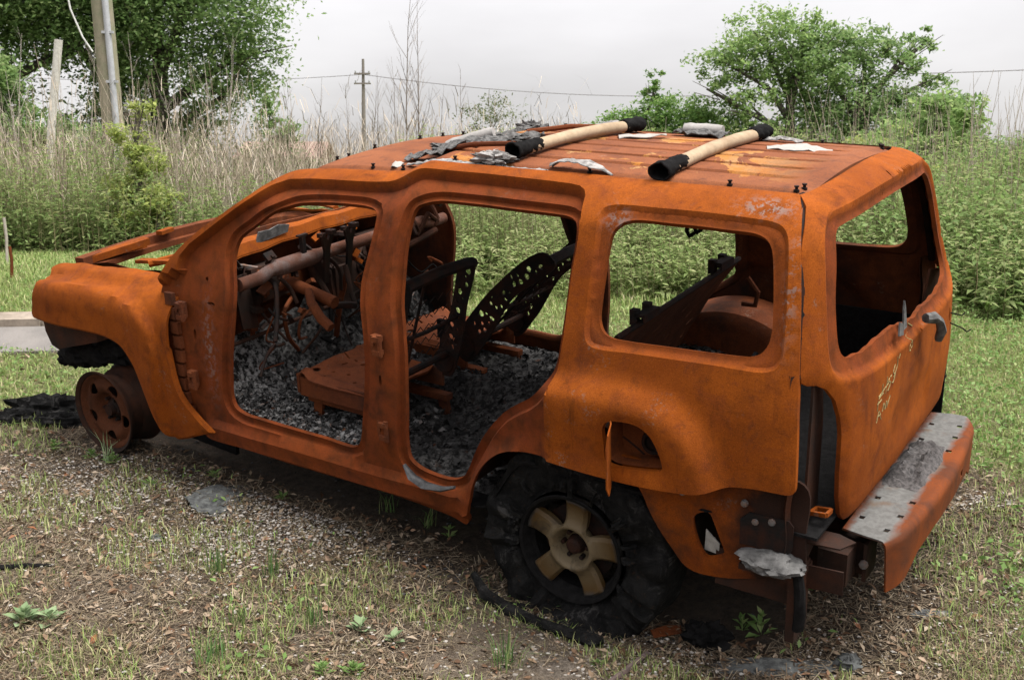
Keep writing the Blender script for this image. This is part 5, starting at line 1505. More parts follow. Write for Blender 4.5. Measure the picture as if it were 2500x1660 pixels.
def under_car(x, y, m=.0):
    P = (np.stack([x, y, terr(x, y)], -1) - CT) @ RMN
    return (P[:, 0] > -.75 - m) & (P[:, 0] < 2.9 + m) & (np.abs(P[:, 1]) < .74 + m)
def on_road(x, y): return (x < -2.25) & (y > 6.95 + .02 * x + .04 * np.sin(x * 7) + .03 * np.sin(x * 17)) & (y < 7.56 + .02 * x)

M_GRASS = island_mat("grass_blade", [(0, (.14, .20, .05)), (.35, (.22, .30, .085)), (.7, (.31, .37, .13)), (.9, (.42, .41, .20)), (1, (.46, .40, .25))], .7, .25, .30)
M_DRYG = island_mat("dry_grass_blade", [(0, (.10, .075, .04)), (.5, (.20, .155, .09)), (.75, (.28, .23, .14)), (1, (.12, .16, .045))], .85, .15, .2)
M_LEAFG = island_mat("weed_leaf", [(0, (.12, .21, .055)), (.5, (.185, .30, .085)), (.85, (.25, .36, .125)), (1, (.34, .39, .16))], .6, .25, .45)
M_PALEG = island_mat("pale_weed_leaf", [(0, (.16, .24, .11)), (1, (.26, .34, .18))], .7, .3, .3)

r = np.random.default_rng(21)
def field(n, x0, x1, y0, y1):
    y = y0 + (y1 - y0) * r.random(n) ** 1.0; x = x0 + (x1 - x0) * r.random(n)
    return x, y
# lawn: short grass where the zones are green
def lawn(n, seed):
    global r
    r = np.random.default_rng(seed)
    x = r.uniform(-6.5, 6.5, n); y = r.uniform(3.3, 12.0, n)
    vis = np.abs(x) < .50 * y + .25
    z = soil_zones(x, y)
    patch = np.array([noise.noise(Vector((a * 1.6, b * 1.6, 3))) for a, b in zip(x, y)])
    keep = vis & (r.random(n) < np.clip(z + .45 * patch, .0, 1) * .95) & ~under_car(x, y) & ~on_road(x, y)
    return x[keep], y[keep]
x, y = lawn(300000, 31)
h = r.uniform(.018, .052, len(x)) * (1 + .6 * (y > 7.4)); w = r.uniform(.004, .008, len(x))
V, T = blades(np.stack([x, y, terr(x, y) - .006], -1), h, w, r.uniform(.1, 1.0, len(x)), r.uniform(0, 6.28, len(x)), r)
tag(mesh("lawn_grass", V, T, M_GRASS, smooth=False), "short green grass around and behind the car", "grass", kind="stuff")
# clover and creeping leaves in the lawn, thicker on the right
x, y = lawn(230000, 32)
kp = r.random(len(x)) < np.where(x > 1.2, .9, .45); x, y = x[kp], y[kp]
n = len(x)
V, T = leaves(np.stack([x, y, terr(x, y) + r.uniform(.01, .06, n) * np.where(x > 1.2, 1, .6)], -1), r.uniform(.006, .018, n) * np.where(y < 5.6, 1.15, 1), unit(r, n, 1.6), r, .55, .15)
tag(mesh("creeping_leaves", V, T, M_LEAFG, smooth=False), "low broad green leaves growing through the grass", "ground cover", kind="stuff")
# bare zone: thin dry grass, straw
def bare(n, seed, x0=-3.2, x1=2.6, y0=3.2, y1=7.2):
    global r
    r = np.random.default_rng(seed)
    x = r.uniform(x0, x1, n); y = y0 + (y1 - y0) * r.random(n) ** 1.4
    z = soil_zones(x, y)
    keep = (np.abs(x) < .50 * y + .2) & (r.random(n) > z * .8) & ~on_road(x, y)
    return x[keep], y[keep]
x, y = bare(60000, 41)
pt = np.array([noise.noise(Vector((a * 2.2, b * 2.2, 9))) for a, b in zip(x, y)])
kp = (pt > -.12) & ~under_car(x, y, .12); x, y = x[kp], y[kp]; n = len(x)
V, T = blades(np.stack([x, y, terr(x, y) - .004], -1), r.uniform(.015, .055, n), r.uniform(.0018, .0035, n), r.uniform(.6, 2.2, n), r.uniform(0, 6.28, n), r)
tag(mesh("dry_grass", V, T, M_DRYG, smooth=False), "thin straw-coloured grass on the bare ground before the car", "grass", kind="stuff")
x, y = bare(75000, 42)
pt = np.array([noise.noise(Vector((a * 2.6, b * 2.6, 19))) for a, b in zip(x, y)])
kp = (pt > -.02) & ~under_car(x, y, .2); x, y = x[kp], y[kp]; n = len(x)
V, T = blades(np.stack([x, y, terr(x, y) - .004], -1), r.uniform(.02, .075, n), r.uniform(.002, .005, n), r.uniform(.1, .9, n), r.uniform(0, 6.28, n), r)
tag(mesh("sparse_grass", V, T, M_GRASS, smooth=False), "scattered green grass shoots on the bare ground before the car", "grass", kind="stuff")
# matted straw and broken stems lying flat
x, y = bare(120000, 45); kp = ~under_car(x, y, -.05); x, y = x[kp], y[kp]; n = len(x)
az = r.uniform(0, 6.28, n); L = r.uniform(.008, .040, n); wd_ = r.uniform(.0008, .0022, n)
d = np.stack([np.cos(az), np.sin(az), r.normal(0, .18, n) + .19 * np.sin(az)], -1); sd = np.stack([-np.sin(az), np.cos(az), .19 * np.cos(az)], -1)
c_ = np.stack([x, y, terr(x, y) + r.uniform(.001, .012, n)], -1)
V = np.stack([c_ - d * L[:, None] - sd * wd_[:, None], c_ + d * L[:, None] - sd * wd_[:, None] * .6, c_ + d * L[:, None] + sd * wd_[:, None] * .6, c_ - d * L[:, None] + sd * wd_[:, None]], 1).reshape(-1, 3)
k = np.arange(n)[:, None] * 4
T = np.concatenate([k + np.array([[0, 1, 2]]), k + np.array([[0, 2, 3]])], 0)
tag(mesh("straw_litter", V, T, island_mat("straw_bit", [(0, (.045, .032, .022)), (.4, (.105, .078, .052)), (.75, (.20, .155, .105)), (1, (.30, .245, .175))], .9, .15, .1), smooth=False), "fine matted straw and broken stems on the bare ground", "straw", kind="stuff")
# leaf litter
x, y = bare(21000, 43); kp = ~under_car(x, y, -.1); x, y = x[kp], y[kp]; n = len(x)
nr = unit(r, n, 2.2)
V, T = leaves(np.stack([x, y, terr(x, y) + r.uniform(.004, .014, n)], -1), r.uniform(.009, .021, n) * r.choice([.6, 1, 1.3], n), nr, r, .42, .28)
tag(mesh("leaf_litter", V, T, island_mat("dead_leaf", [(0, (.08, .042, .022)), (.3, (.15, .09, .052)), (.6, (.24, .17, .11)), (.9, (.33, .265, .195)), (1, (.20, .075, .03))], .8, .25, .1), smooth=False), "dry brown fallen leaves scattered over the ground", "leaf litter", kind="stuff")
# white shell gravel
def pebbles(n, seed, pick, s0, s1, lift=.0):
    r = np.random.default_rng(seed); x, y = pick(r, n); n = len(x)
    ph = (1 + 5 ** .5) / 2
    ico = np.array([(0, 0, 1), (.894, 0, .447), (.276, .851, .447), (-.724, .526, .447), (-.724, -.526, .447), (.276, -.851, .447), (.724, .526, -.447), (-.276, .851, -.447), (-.894, 0, -.447), (-.276, -.851, -.447), (.724, -.526, -.447)])
    tri = np.array([(0, 1, 2), (0, 2, 3), (0, 3, 4), (0, 4, 5), (0, 5, 1), (1, 6, 2), (2, 7, 3), (3, 8, 4), (4, 9, 5), (5, 10, 1), (6, 7, 2), (7, 8, 3), (8, 9, 4), (9, 10, 5), (10, 6, 1)])
    s = (s0 * (s1 / s0) ** (r.random(n) ** 2))[:, None, None]
    V = ico[None] * s * np.stack([r.uniform(.7, 1.4, n), r.uniform(.6, 1.2, n), r.uniform(.35, .7, n)], -1)[:, None, :] * r.uniform(.8, 1.2, (n, 11, 1))
    a = r.uniform(0, 6.28, n); ca, sa = np.cos(a), np.sin(a)
    V = np.stack([V[..., 0] * ca[:, None] - V[..., 1] * sa[:, None], V[..., 0] * sa[:, None] + V[..., 1] * ca[:, None], V[..., 2]], -1)
    V += np.stack([x, y, terr(x, y) + .003 + lift], -1)[:, None, :]
    return V.reshape(-1, 3), (np.arange(n)[:, None, None] * 11 + tri[None]).reshape(-1, 3)
def gravel_pick(r, n):
    cl = [(-1.05, 4.55, .40, .22), (-1.9, 4.95, .30, .16), (-.9, 4.75, .25, .15), (.5, 3.65, .5, .12), (1.9, 3.9, .3, .2), (-1.5, 4.0, .8, .4), (2.1, 4.75, .12, .05), (0.1, 3.7, .8, .2), (-2.3, 5.2, .3, .12), (-1.25, 4.45, .3, .1)]
    k = r.choice(len(cl), n, p=np.array([4.5, 3.5, 2.5, 1.5, 1, 1.2, .5, 1.3, 1, 1.5]) / 18.5)
    C_ = np.array(cl)[k]
    x = C_[:, 0] + r.normal(0, 1, n) * C_[:, 2]; y = C_[:, 1] + r.normal(0, 1, n) * C_[:, 3]
    kp = (y > 3.2) & ~under_car(x, y, .05)
    return x[kp], y[kp]
V, T = pebbles(9000, 51, gravel_pick, .002, .0095, .008)
tag(mesh("shell_gravel", V, T, island_mat("shell_chip", [(0, (.19, .165, .14)), (.5, (.30, .27, .235)), (.9, (.40, .375, .34)), (1, (.15, .135, .12))], .8, .3)), "white broken shell gravel lying in patches before the car", "gravel", kind="stuff")
def soot_pick(r, n):
    u = r.uniform(-1.1, 2.6, n); v = .78 + np.abs(r.normal(0, .22, n)) * np.where(r.random(n) < .85, 1, -3)
    k = c2w(np.stack([u, v, np.full(n, -.27)], -1)); return k[:, 0], k[:, 1]
V, T = pebbles(2600, 52, soot_pick, .003, .013)
tag(mesh("charred_crumbs", V, T, island_mat("charred_crumb", [(0, (.012, .012, .012)), (.6, (.035, .033, .032)), (.9, (.10, .10, .10)), (1, (.16, .06, .03))], .85, .3)), "small black burnt crumbs along the near side of the car", "debris", kind="stuff")

# ---- single plants and scraps one can point at
def plant(name, x, y, parts, label, cat, group=None):
    V, T = join(parts); base = np.array([x, y, gz(x, y) - .008])
    o = mesh(name, V, T, None, smooth=False); o.location = base
    return tag(o, label, cat, group)
def tuft(x, y, n, h, spread, label, mat, seed, lean=.35):
    r = np.random.default_rng(seed)
    c = np.stack([r.normal(0, spread, n), r.normal(0, spread, n), np.zeros(n)], -1)
    p_ = [blades(c, r.uniform(.45, 1.0, n) * h, r.uniform(.003, .0055, n), np.abs(r.normal(0, lean, n)), r.uniform(0, 6.28, n), r)]
    o = plant("grass_tuft", x, y, p_, label, "grass tuft", "tall green tufts before the car"); o.data.materials.append(mat); return o
M_TUFT = island_mat("tuft_blade", [(0, (.05, .11, .03)), (.6, (.10, .19, .05)), (1, (.22, .25, .09))], .6, .3, .3)
tuft(-1.183, 4.247, 26, .17, .016, "tall narrow grass tuft left of the pair at the gravel patch", M_TUFT, 1, .22)
tuft(-.961, 4.217, 30, .18, .020, "tall grass tuft right of the pair at the gravel patch", M_TUFT, 2, .25)
tuft(-.739, 3.882, 30, .15, .03, "grass tuft midway between the gravel patch and the picture's lower edge", M_TUFT, 3, .3)
tuft(-1.059, 3.678, 42, .14, .03, "dense grass tuft low in the left of the picture", M_TUFT, 4, .4)
tuft(-1.03, 3.90, 22, .13, .02, "small grass tuft just above the dense low one", M_TUFT, 6, .3)
tuft(-.014, 3.62, 40, .18, .025, "grass tuft below the flat rear tyre at the picture's lower edge", M_TUFT, 5, .45)
tuft(-.36, 4.62, 14, .15, .02, "few long arching blades beside the sill near the rear wheel", M_TUFT, 7, .9)
tuft(.02, 4.14, 14, .11, .06, "thin blades growing beside the strip of tyre rubber", M_TUFT, 8, .6)
tuft(-.55, 4.75, 12, .14, .02, "wispy blades in the shadow under the middle of the sill", M_TUFT, 9, .6)
tuft(-1.99, 5.27, 12, .24, .02, "long pale blades leaning over the front wheel", M_PALEG, 10, .8)
def rosette(x, y, n, s, h, label, mat, seed, asp=.38, layers=2):
    r = np.random.default_rng(seed); ps = []
    for L in range(layers):
        az = r.uniform(0, 6.28) + np.arange(n) * 6.28 / n + r.normal(0, .2, n)
        el = r.uniform(.15, .7, n) + .3 * L
        d = np.stack([np.cos(az) * np.cos(el), np.sin(az) * np.cos(el), np.sin(el)], -1)
        nn = np.stack([-np.cos(az) * np.sin(el), -np.sin(az) * np.sin(el), np.cos(el)], -1); b = np.cross(nn, d)
        ss = (.78 * s * r.uniform(.5, 1.15, n) * (1 - .25 * L))[:, None]
        c0 = np.array([0, 0, h * L / layers]) + d * ss * .15
        V = np.stack([c0, c0 + d * ss * .5 + b * ss * asp * .5 + nn * ss * .1, c0 + d * ss * 1.0 - nn * ss * .08, c0 + d * ss * .5 - b * ss * asp * .5 + nn * ss * .1], 1).reshape(-1, 3)
        k = np.arange(n)[:, None] * 4
        ps.append((V, np.concatenate([k + np.array([[0, 1, 2]]), k + np.array([[0, 2, 3]])], 0)))
    st = blades(np.zeros((3, 3)), np.full(3, max(h, .02)), np.full(3, .005), np.full(3, .05), r.uniform(0, 6, 3), r); ps.append(st)
    o = plant("broadleaf_weed", x, y, ps, label, "weed", "small broadleaf weeds"); o.data.materials.append(mat); return o
rosette(-1.051, 4.867, 7, .07, .02, "broad-leaved weed on the bare ground below the sill", M_LEAFG, 1)
rosette(-.56, 3.852, 6, .075, .04, "pale three-leaved weed between the gravel and the flat tyre", M_PALEG, 2, .7)
rosette(-.43, 3.78, 6, .07, .035, "pale weed close to the right of the three-leaved one", M_PALEG, 12, .6)
rosette(-1.834, 3.93, 9, .095, .06, "large pale weed at the picture's left edge", M_PALEG, 3, .75, 3)
rosette(-1.74, 3.93, 6, .085, .05, "pale weed just right of the large one at the left edge", M_PALEG, 13, .7, 2)
rosette(-.55, 3.60, 12, .07, .05, "bright weed cluster at the lower edge left of the grass tuft", M_LEAFG, 4, .4, 4)
rosette(-.66, 3.60, 9, .065, .05, "bright weed cluster furthest left along the lower edge", M_LEAFG, 14, .4, 3)
rosette(.075, 3.833, 6, .055, .03, "little light green weed in front of the tyre rubber strip", M_LEAFG, 5)
rosette(.24, 3.79, 5, .05, .02, "tiny weed right of the light green one by the rubber strip", M_LEAFG, 15)
rosette(.30, 3.62, 9, .05, .03, "low weed near the charred stick", M_LEAFG, 16, .4, 3)
rosette(.909, 3.80, 6, .095, .10, "leafy weed standing beside the black lump under the bumper", M_LEAFG, 6, .45, 3)
rosette(.845, 3.83, 5, .075, .06, "weed with upright leaves just left of the leafy one", M_LEAFG, 17, .45, 3)
rosette(1.13, 4.10, 9, .13, .12, "dark leafy weed in the shade below the rear bumper", M_LEAFG, 7, .35, 4)
rosette(1.03, 4.08, 8, .12, .12, "dark drooping weed under the bumper's near end", M_LEAFG, 18, .3, 4)
rosette(-2.10, 5.33, 11, .07, .05, "bushy weed growing at the foot of the front wheel", M_LEAFG, 8, .6, 4)
rosette(-1.97, 5.27, 11, .07, .06, "bushy weed under the right edge of the front wheel", M_LEAFG, 19, .6, 4)
rosette(-2.32, 5.42, 9, .07, .06, "weed between the front wheel and the black tyre scrap", M_LEAFG, 20, .5, 3)
rosette(-1.43, 5.10, 7, .07, .03, "weed on the ground under the front end of the sill", M_LEAFG, 9, .4)
rosette(-1.70, 5.02, 6, .07, .03, "weed left of the slate-grey burnt slab", M_LEAFG, 21, .4)
rosette(-.27, 4.52, 5, .06, .06, "small lobed weed at the dark edge before the rear wheel", M_LEAFG, 22, .5)

def scrap(name, x, y, r3, seed, mat, label, cat, amp=.4, freq=2.4, n=(14, 22), dzz=0.0, rotz=0.0):
    V, F = lump((0, 0, 0), r3, seed, n, amp, freq)
    V = [(vx, vy, max(vz, -r3[2] * .5)) for vx, vy, vz in V]
    o = mesh(name, V, F, mat); o.location = (x, y, gz(x, y) + r3[2] * .35 + dzz); o.rotation_euler = (R(11), 0, rotz)
    return tag(o, label, cat)
M_SLATE = plain("burnt_plastic", (.035, .036, .036), .85, var=-2.2, scale=34, bump=1.0, col2=(.11, .115, .11))
scrap("burnt_lump", .70, 3.745, (.075, .06, .055), 4.2, M_CHAR, "jagged black melted lump on the ground under the rear corner", "lump", .75, 2.6)
scrap("burnt_lump", 1.165, 3.60, (.045, .035, .03), 6.2, M_SLATE, "small dark lump near the lower edge under the bumper", "lump", .5)
scrap("burnt_slab", -1.33, 4.85, (.13, .15, .012), 8.1, M_SLATE, "flat slate-grey burnt slab on the ground below the front door opening", "slab", .55, 1.6, (12, 40), 0, .5)
scrap("burnt_slab", .92, 3.60, (.20, .05, .010), 9.7, M_SLATE, "flat grey ash crust at the lower edge right of the black lump", "slab", .5, 1.8, (10, 36))
scrap("burnt_slab", 1.56, 3.90, (.08, .022, .010), 1.7, M_SLATE, "thin grey flake on the bare ground below the bumper", "slab", .6, 2.0)
scrap("burnt_lump", -1.52, 4.52, (.030, .022, .014), 2.7, M_SLATE, "small grey lump left of the gravel patch", "lump", .5)
scrap("burnt_lump", -.88, 4.22, (.022, .018, .010), 3.9, M_CHAR, "small black crumb beside the right-hand tall tuft", "lump", .5)
scrap("burnt_lump", .03, 3.98, (.06, .018, .012), 5.1, M_CHAR, "black sliver of rubber before the flat tyre", "sliver", .5, 2.0, rotz=-.3)
mb = MB(); mb.tube([(-2.35, 4.26, gz(-2.35, 4.26) + .008), (-2.1, 4.29, gz(-2.1, 4.29) + .012), (-1.98, 4.30, gz(-1.98, 4.30) + .012), (-1.885, 4.307, gz(-1.885, 4.307) + .008)], [.016, .015, .013, .006], 8, jit=.2, flat=.8)
tag(mb.build("charred_stick", M_CHAR), "charred stick lying at the picture's left edge", "stick")
mb = MB(); mb.tube([(.30, 3.48, gz(.3, 3.48) + .012), (.40, 3.58, gz(.4, 3.58) + .016), (.477, 3.671, gz(.477, 3.671) + .014)], [.010, .012, .009], 7, jit=.2)
tag(mb.build("charred_stick", plain("weathered_wood", (.07, .05, .045), .9, var=-.6)), "dark broken stick pointing up from the lower edge below the flat tyre", "stick")
# strip of burst tyre rubber lying along the wheel's foot
mb = MB(); pts = [c2w((u, v, -.262 + z_)) for u, v, z_ in [(.40, .91, .07), (.32, .945, .02), (.20, .965, .0), (.06, .972, -.002), (-.08, .975, .0), (-.17, .97, .0), (-.20, .95, .004)]]
mb.tube(pts, [.012, .022, .024, .022, .023, .026, .012], 9, jit=.12)
tag(mb.build("tyre_strip", M_RUBBER), "ropy strip of burst black rubber lying along the flat tyre", "rubber strip")
mb = MB()
for (x_, y_, rx, ry, rz_, sd) in ((-2.50, 5.84, .20, .07, .075, 1.0), (-2.66, 5.78, .10, .06, .05, 2.3), (-2.26, 5.86, .16, .08, .07, 4.1), (-2.38, 5.72, .14, .05, .045, 7.7)):
    V, F = lump((x_, y_, gz(x_, y_) + rz_ * .45), (rx, ry, rz_), sd, (12, 22), .55, 2.8); mb.add(V, F)
tag(mb.build("burnt_tyre_scrap", M_RUBBER), "black collapsed tyre carcass on the grass beyond the front wheel", "tyre")
mb = MB()
for (x_, y_, a_) in ((.56, 3.80, .4),):
    mb.plate([(-.06, -.02), (.05, -.03), (.07, .01), (.02, .03), (-.05, .025)], (x_, y_, gz(x_, y_) + .012), (math.cos(a_), math.sin(a_), .05), (-math.sin(a_), math.cos(a_), .2), .004)
tag(mb.build("rust_flake", M_RUSTD), "reddish rust flake on the ground left of the black lump", "flake")
# ------------------------------------------------------------------ undergrowth behind the car
def stalks(n, pick, h0, h1, wd, seed, lean=.12, seg=3):
    """thin bent stems, three-sided in section at a distance: crossed tapering strips"""
    r = np.random.default_rng(seed); x, y = pick(r, n); n = len(x)
    h = r.uniform(h0, h1, n); az = r.uniform(0, 6.28, n); ln = np.abs(r.normal(0, lean, n))
    c = np.stack([x, y, terr(x, y) - .02], -1); d = np.stack([np.cos(az), np.sin(az), np.zeros(n)], -1)
    w = wd * r.uniform(.6, 1.4, n)
    rings = []
    for k in range(seg + 1):
        t = k / seg
        p_ = c + np.array([0, 0, 1.]) * (h * t)[:, None] + d * (h * ln * t * t)[:, None] + r.normal(0, .012, (n, 3)) * (0 < k)
        ww = (w * (1 - .75 * t))[:, None]
        for q in range(3):
            a = q * 2.094
            rings.append(p_ + np.array([math.cos(a), math.sin(a), 0]) * ww)
    V = np.stack(rings, 1).reshape(-1, 3); m = 3 * (seg + 1)
    b = np.arange(n)[:, None] * m; Ts = []
    for k in range(seg):
        for q in range(3):
            a0, a1, b0, b1 = k * 3 + q, k * 3 + (q + 1) % 3, (k + 1) * 3 + q, (k + 1) * 3 + (q + 1) % 3
            Ts += [b + np.array([[a0, a1, b1]]), b + np.array([[a0, b1, b0]])]
    return V, np.concatenate(Ts, 0), c, h, d, ln
def box_pick(x0, x1, y0, y1, dens=None):
    def f(r, n):
        x = r.uniform(x0, x1, n); y = r.uniform(y0, y1, n)
        if dens is not None:
            k = r.random(n) < dens(x, y); x, y = x[k], y[k]
        return x, y
    return f
M_REED = island_mat("dry_reed", [(0, (.24, .19, .135)), (.5, (.36, .30, .225)), (.85, (.46, .40, .32)), (1, (.18, .14, .10))], .85, .2, 0)
# tan reeds: dense behind the left and middle
dn = lambda x, y: np.clip(.9 - .45 * (x / y < -.33) - .25 * (x > -.8) - .4 * (x > .6) + .3 * np.sin(x * 2.1), .12, 1)
V1, T1, *_ = stalks(7500, box_pick(-8.5, .9, 10.8, 14.5, dn), .5, 1.38, .0042, 61, .16)
V2, T2, *_ = stalks(420, box_pick(-9.5, -2.6, 10.6, 14.5), 1.0, 2.0, .0055, 62, .12)
V3, T3, *_ = stalks(900, box_pick(2.8, 8.0, 8.8, 12.5), .6, 1.65, .0045, 63, .2)
V4, T4, *_ = stalks(520, box_pick(-.9, 3.2, 8.6, 11.0), .6, 1.25, .0040, 65, .14)
V, T = join([(V1, T1), (V2, T2), (V3, T3), (V4, T4)])
tag(mesh("dry_reeds", V, T, M_REED, smooth=False), "mass of dry tan reeds and dead stems behind the car", "reeds", kind="stuff")
# fuzz of fine dead twigs among the reeds
r = np.random.default_rng(64)
n = 16000; x = r.uniform(-8.0, .8, n); y = r.uniform(10.6, 14.2, n); z = terr(x, y) + np.abs(r.normal(.55, .38, n))
V, T = blades(np.stack([x, y, z], -1), r.uniform(.10, .28, n), r.uniform(.004, .007, n), r.uniform(.2, 1.8, n), r.uniform(0, 6.28, n), r)
tag(mesh("dead_twigs", V, T, M_REED, smooth=False), "fine tangle of dead grass among the reeds", "dead grass", kind="stuff")

# green weeds with narrow leaves
M_WEED = island_mat("tall_weed_leaf", [(0, (.13, .20, .06)), (.4, (.20, .285, .09)), (.75, (.28, .335, .135)), (1, (.38, .38, .19))], .65, .25, .5)
M_STEM = island_mat("weed_stem", [(0, (.12, .14, .05)), (1, (.24, .20, .11))], .8, .2, 0)
def weeds(n, pick, h0, h1, nl, ls, seed, asp=.22, droop=.3):
    V, T, c, h, d, ln = stalks(n, pick, h0, h1, .004, seed, .12, 2)
    r = np.random.default_rng(seed + 500); m = len(c)
    Vs, Ts = [], []
    k = np.repeat(np.arange(m), nl); t = r.uniform(.12, 1.0, len(k))
    p_ = c[k] + np.array([0, 0, 1.]) * (h[k] * t)[:, None] + d[k] * (h[k] * ln[k] * t * t)[:, None]
    az = r.uniform(0, 6.28, len(k)); el = r.normal(.35, .4, len(k)) - droop * (1 - t)
    dr = np.stack([np.cos(az) * np.cos(el), np.sin(az) * np.cos(el), np.sin(el)], -1); sd = np.stack([-np.sin(az), np.cos(az), np.zeros(len(k))], -1)
    s = (ls * r.uniform(.5, 1.3, len(k)) * (1.15 - .6 * t))[:, None]
    tip = p_ + dr * s - np.array([0, 0, 1.]) * s * .25
    Q = np.stack([p_, p_ + dr * s * .5 + sd * s * asp * .5, tip, p_ + dr * s * .5 - sd * s * asp * .5], 1).reshape(-1, 3)
    b = np.arange(len(k))[:, None] * 4
    return (V, T), (Q, np.concatenate([b + np.array([[0, 1, 2]]), b + np.array([[0, 2, 3]])], 0))
A1 = weeds(2300, box_pick(-.9, 2.6, 8.3, 10.8), .4, 1.2, 30, .070, 71, .17)
A2 = weeds(2000, box_pick(2.5, 7.5, 8.2, 11.5), .45, 1.15, 28, .09, 72, .26)
A3 = weeds(2200, box_pick(-7.5, -.7, 10.2, 12.2), .25, .80, 26, .085, 73, .3)
A4 = weeds(700, box_pick(-.6, 3.0, 7.8, 8.8), .2, .5, 24, .075, 74, .35)
A5 = weeds(1900, box_pick(-7.5, -3.4, 10.2, 13.5), .4, 1.25, 26, .085, 75, .3)
A6 = weeds(900, box_pick(2.9, 7.0, 7.2, 8.6), .2, .65, 24, .10, 76, .4)
tag(mesh('pale_weed_leaves', *join([A1[1], A4[1]]), island_mat('pale_tall_weed', [(0, (.17, .24, .075)), (.4, (.25, .33, .115)), (.75, (.34, .39, .17)), (1, (.45, .45, .24))], .65, .25, .55), smooth=False), 'light green feathery weeds seen through the car windows', 'weeds', kind='stuff')
Vl, Tl = join([A2[1], A3[1], A5[1], A6[1]]); Vs_, Ts_ = join([A1[0], A2[0], A3[0], A4[0], A5[0], A6[0]])
tag(mesh("weed_leaves", Vl, Tl, M_WEED, smooth=False), "thicket of tall green weeds behind the car", "weeds", kind="stuff")
tag(mesh("weed_stems", Vs_, Ts_, M_STEM, smooth=False), "stems of the green weeds behind the car", "weeds", kind="stuff")
# rounded low scrub at the thicket's foot and right-hand bushes
def scrub(blobs, n, ls, seed):
    r = np.random.default_rng(seed); B_ = np.array(blobs); wgt = B_[:, 3] * B_[:, 4]; k = r.choice(len(B_), n, p=wgt / wgt.sum())
    d = unit(r, n, .3); rad = r.random(n) ** .28
    c = B_[k, :3] + d * rad[:, None] * np.stack([B_[k, 3], B_[k, 3], B_[k, 4]], -1)
    c += r.normal(0, .05, (n, 3))
    c[:, 2] = np.maximum(c[:, 2], terr(c[:, 0], c[:, 1]) + .02)
    return leaves(c, ls * r.uniform(.5, 1.3, n), unit(r, n, 1.4), r, .5, .1)
rb = np.random.default_rng(77); blobs = []
for _ in range(60):
    x_ = rb.uniform(-7.5, -1.0); y_ = rb.uniform(10.3, 12.0); blobs.append((x_, y_, gz(x_, y_) + .12, rb.uniform(.25, .5), rb.uniform(.15, .34)))
for _ in range(50):
    x_ = rb.uniform(2.6, 7.0); y_ = rb.uniform(7.7, 11.5); blobs.append((x_, y_, gz(x_, y_) + .25, rb.uniform(.3, .6), rb.uniform(.25, .55) * (1 + .08 * (y_ - 8))))
for _ in range(14):
    x_ = rb.uniform(-.7, 2.6); y_ = rb.uniform(8.0, 9.2); blobs.append((x_, y_, gz(x_, y_) + .1, rb.uniform(.2, .4), rb.uniform(.15, .35)))
for _ in range(40):
    x_ = rb.uniform(-11, 12); y_ = rb.uniform(15, 19); blobs.append((x_, y_, gz(x_, y_) + .3, rb.uniform(.5, 1.0), rb.uniform(.4, .8)))
V, T = scrub(blobs, 75000, .025, 78)
tag(mesh("low_scrub", V, T, island_mat("scrub_leaf", [(0, (.13, .215, .06)), (.45, (.195, .29, .09)), (.8, (.255, .335, .125)), (1, (.34, .37, .17))], .65, .25, .5), smooth=False), "low leafy scrub along the foot of the thicket", "scrub", kind="stuff")
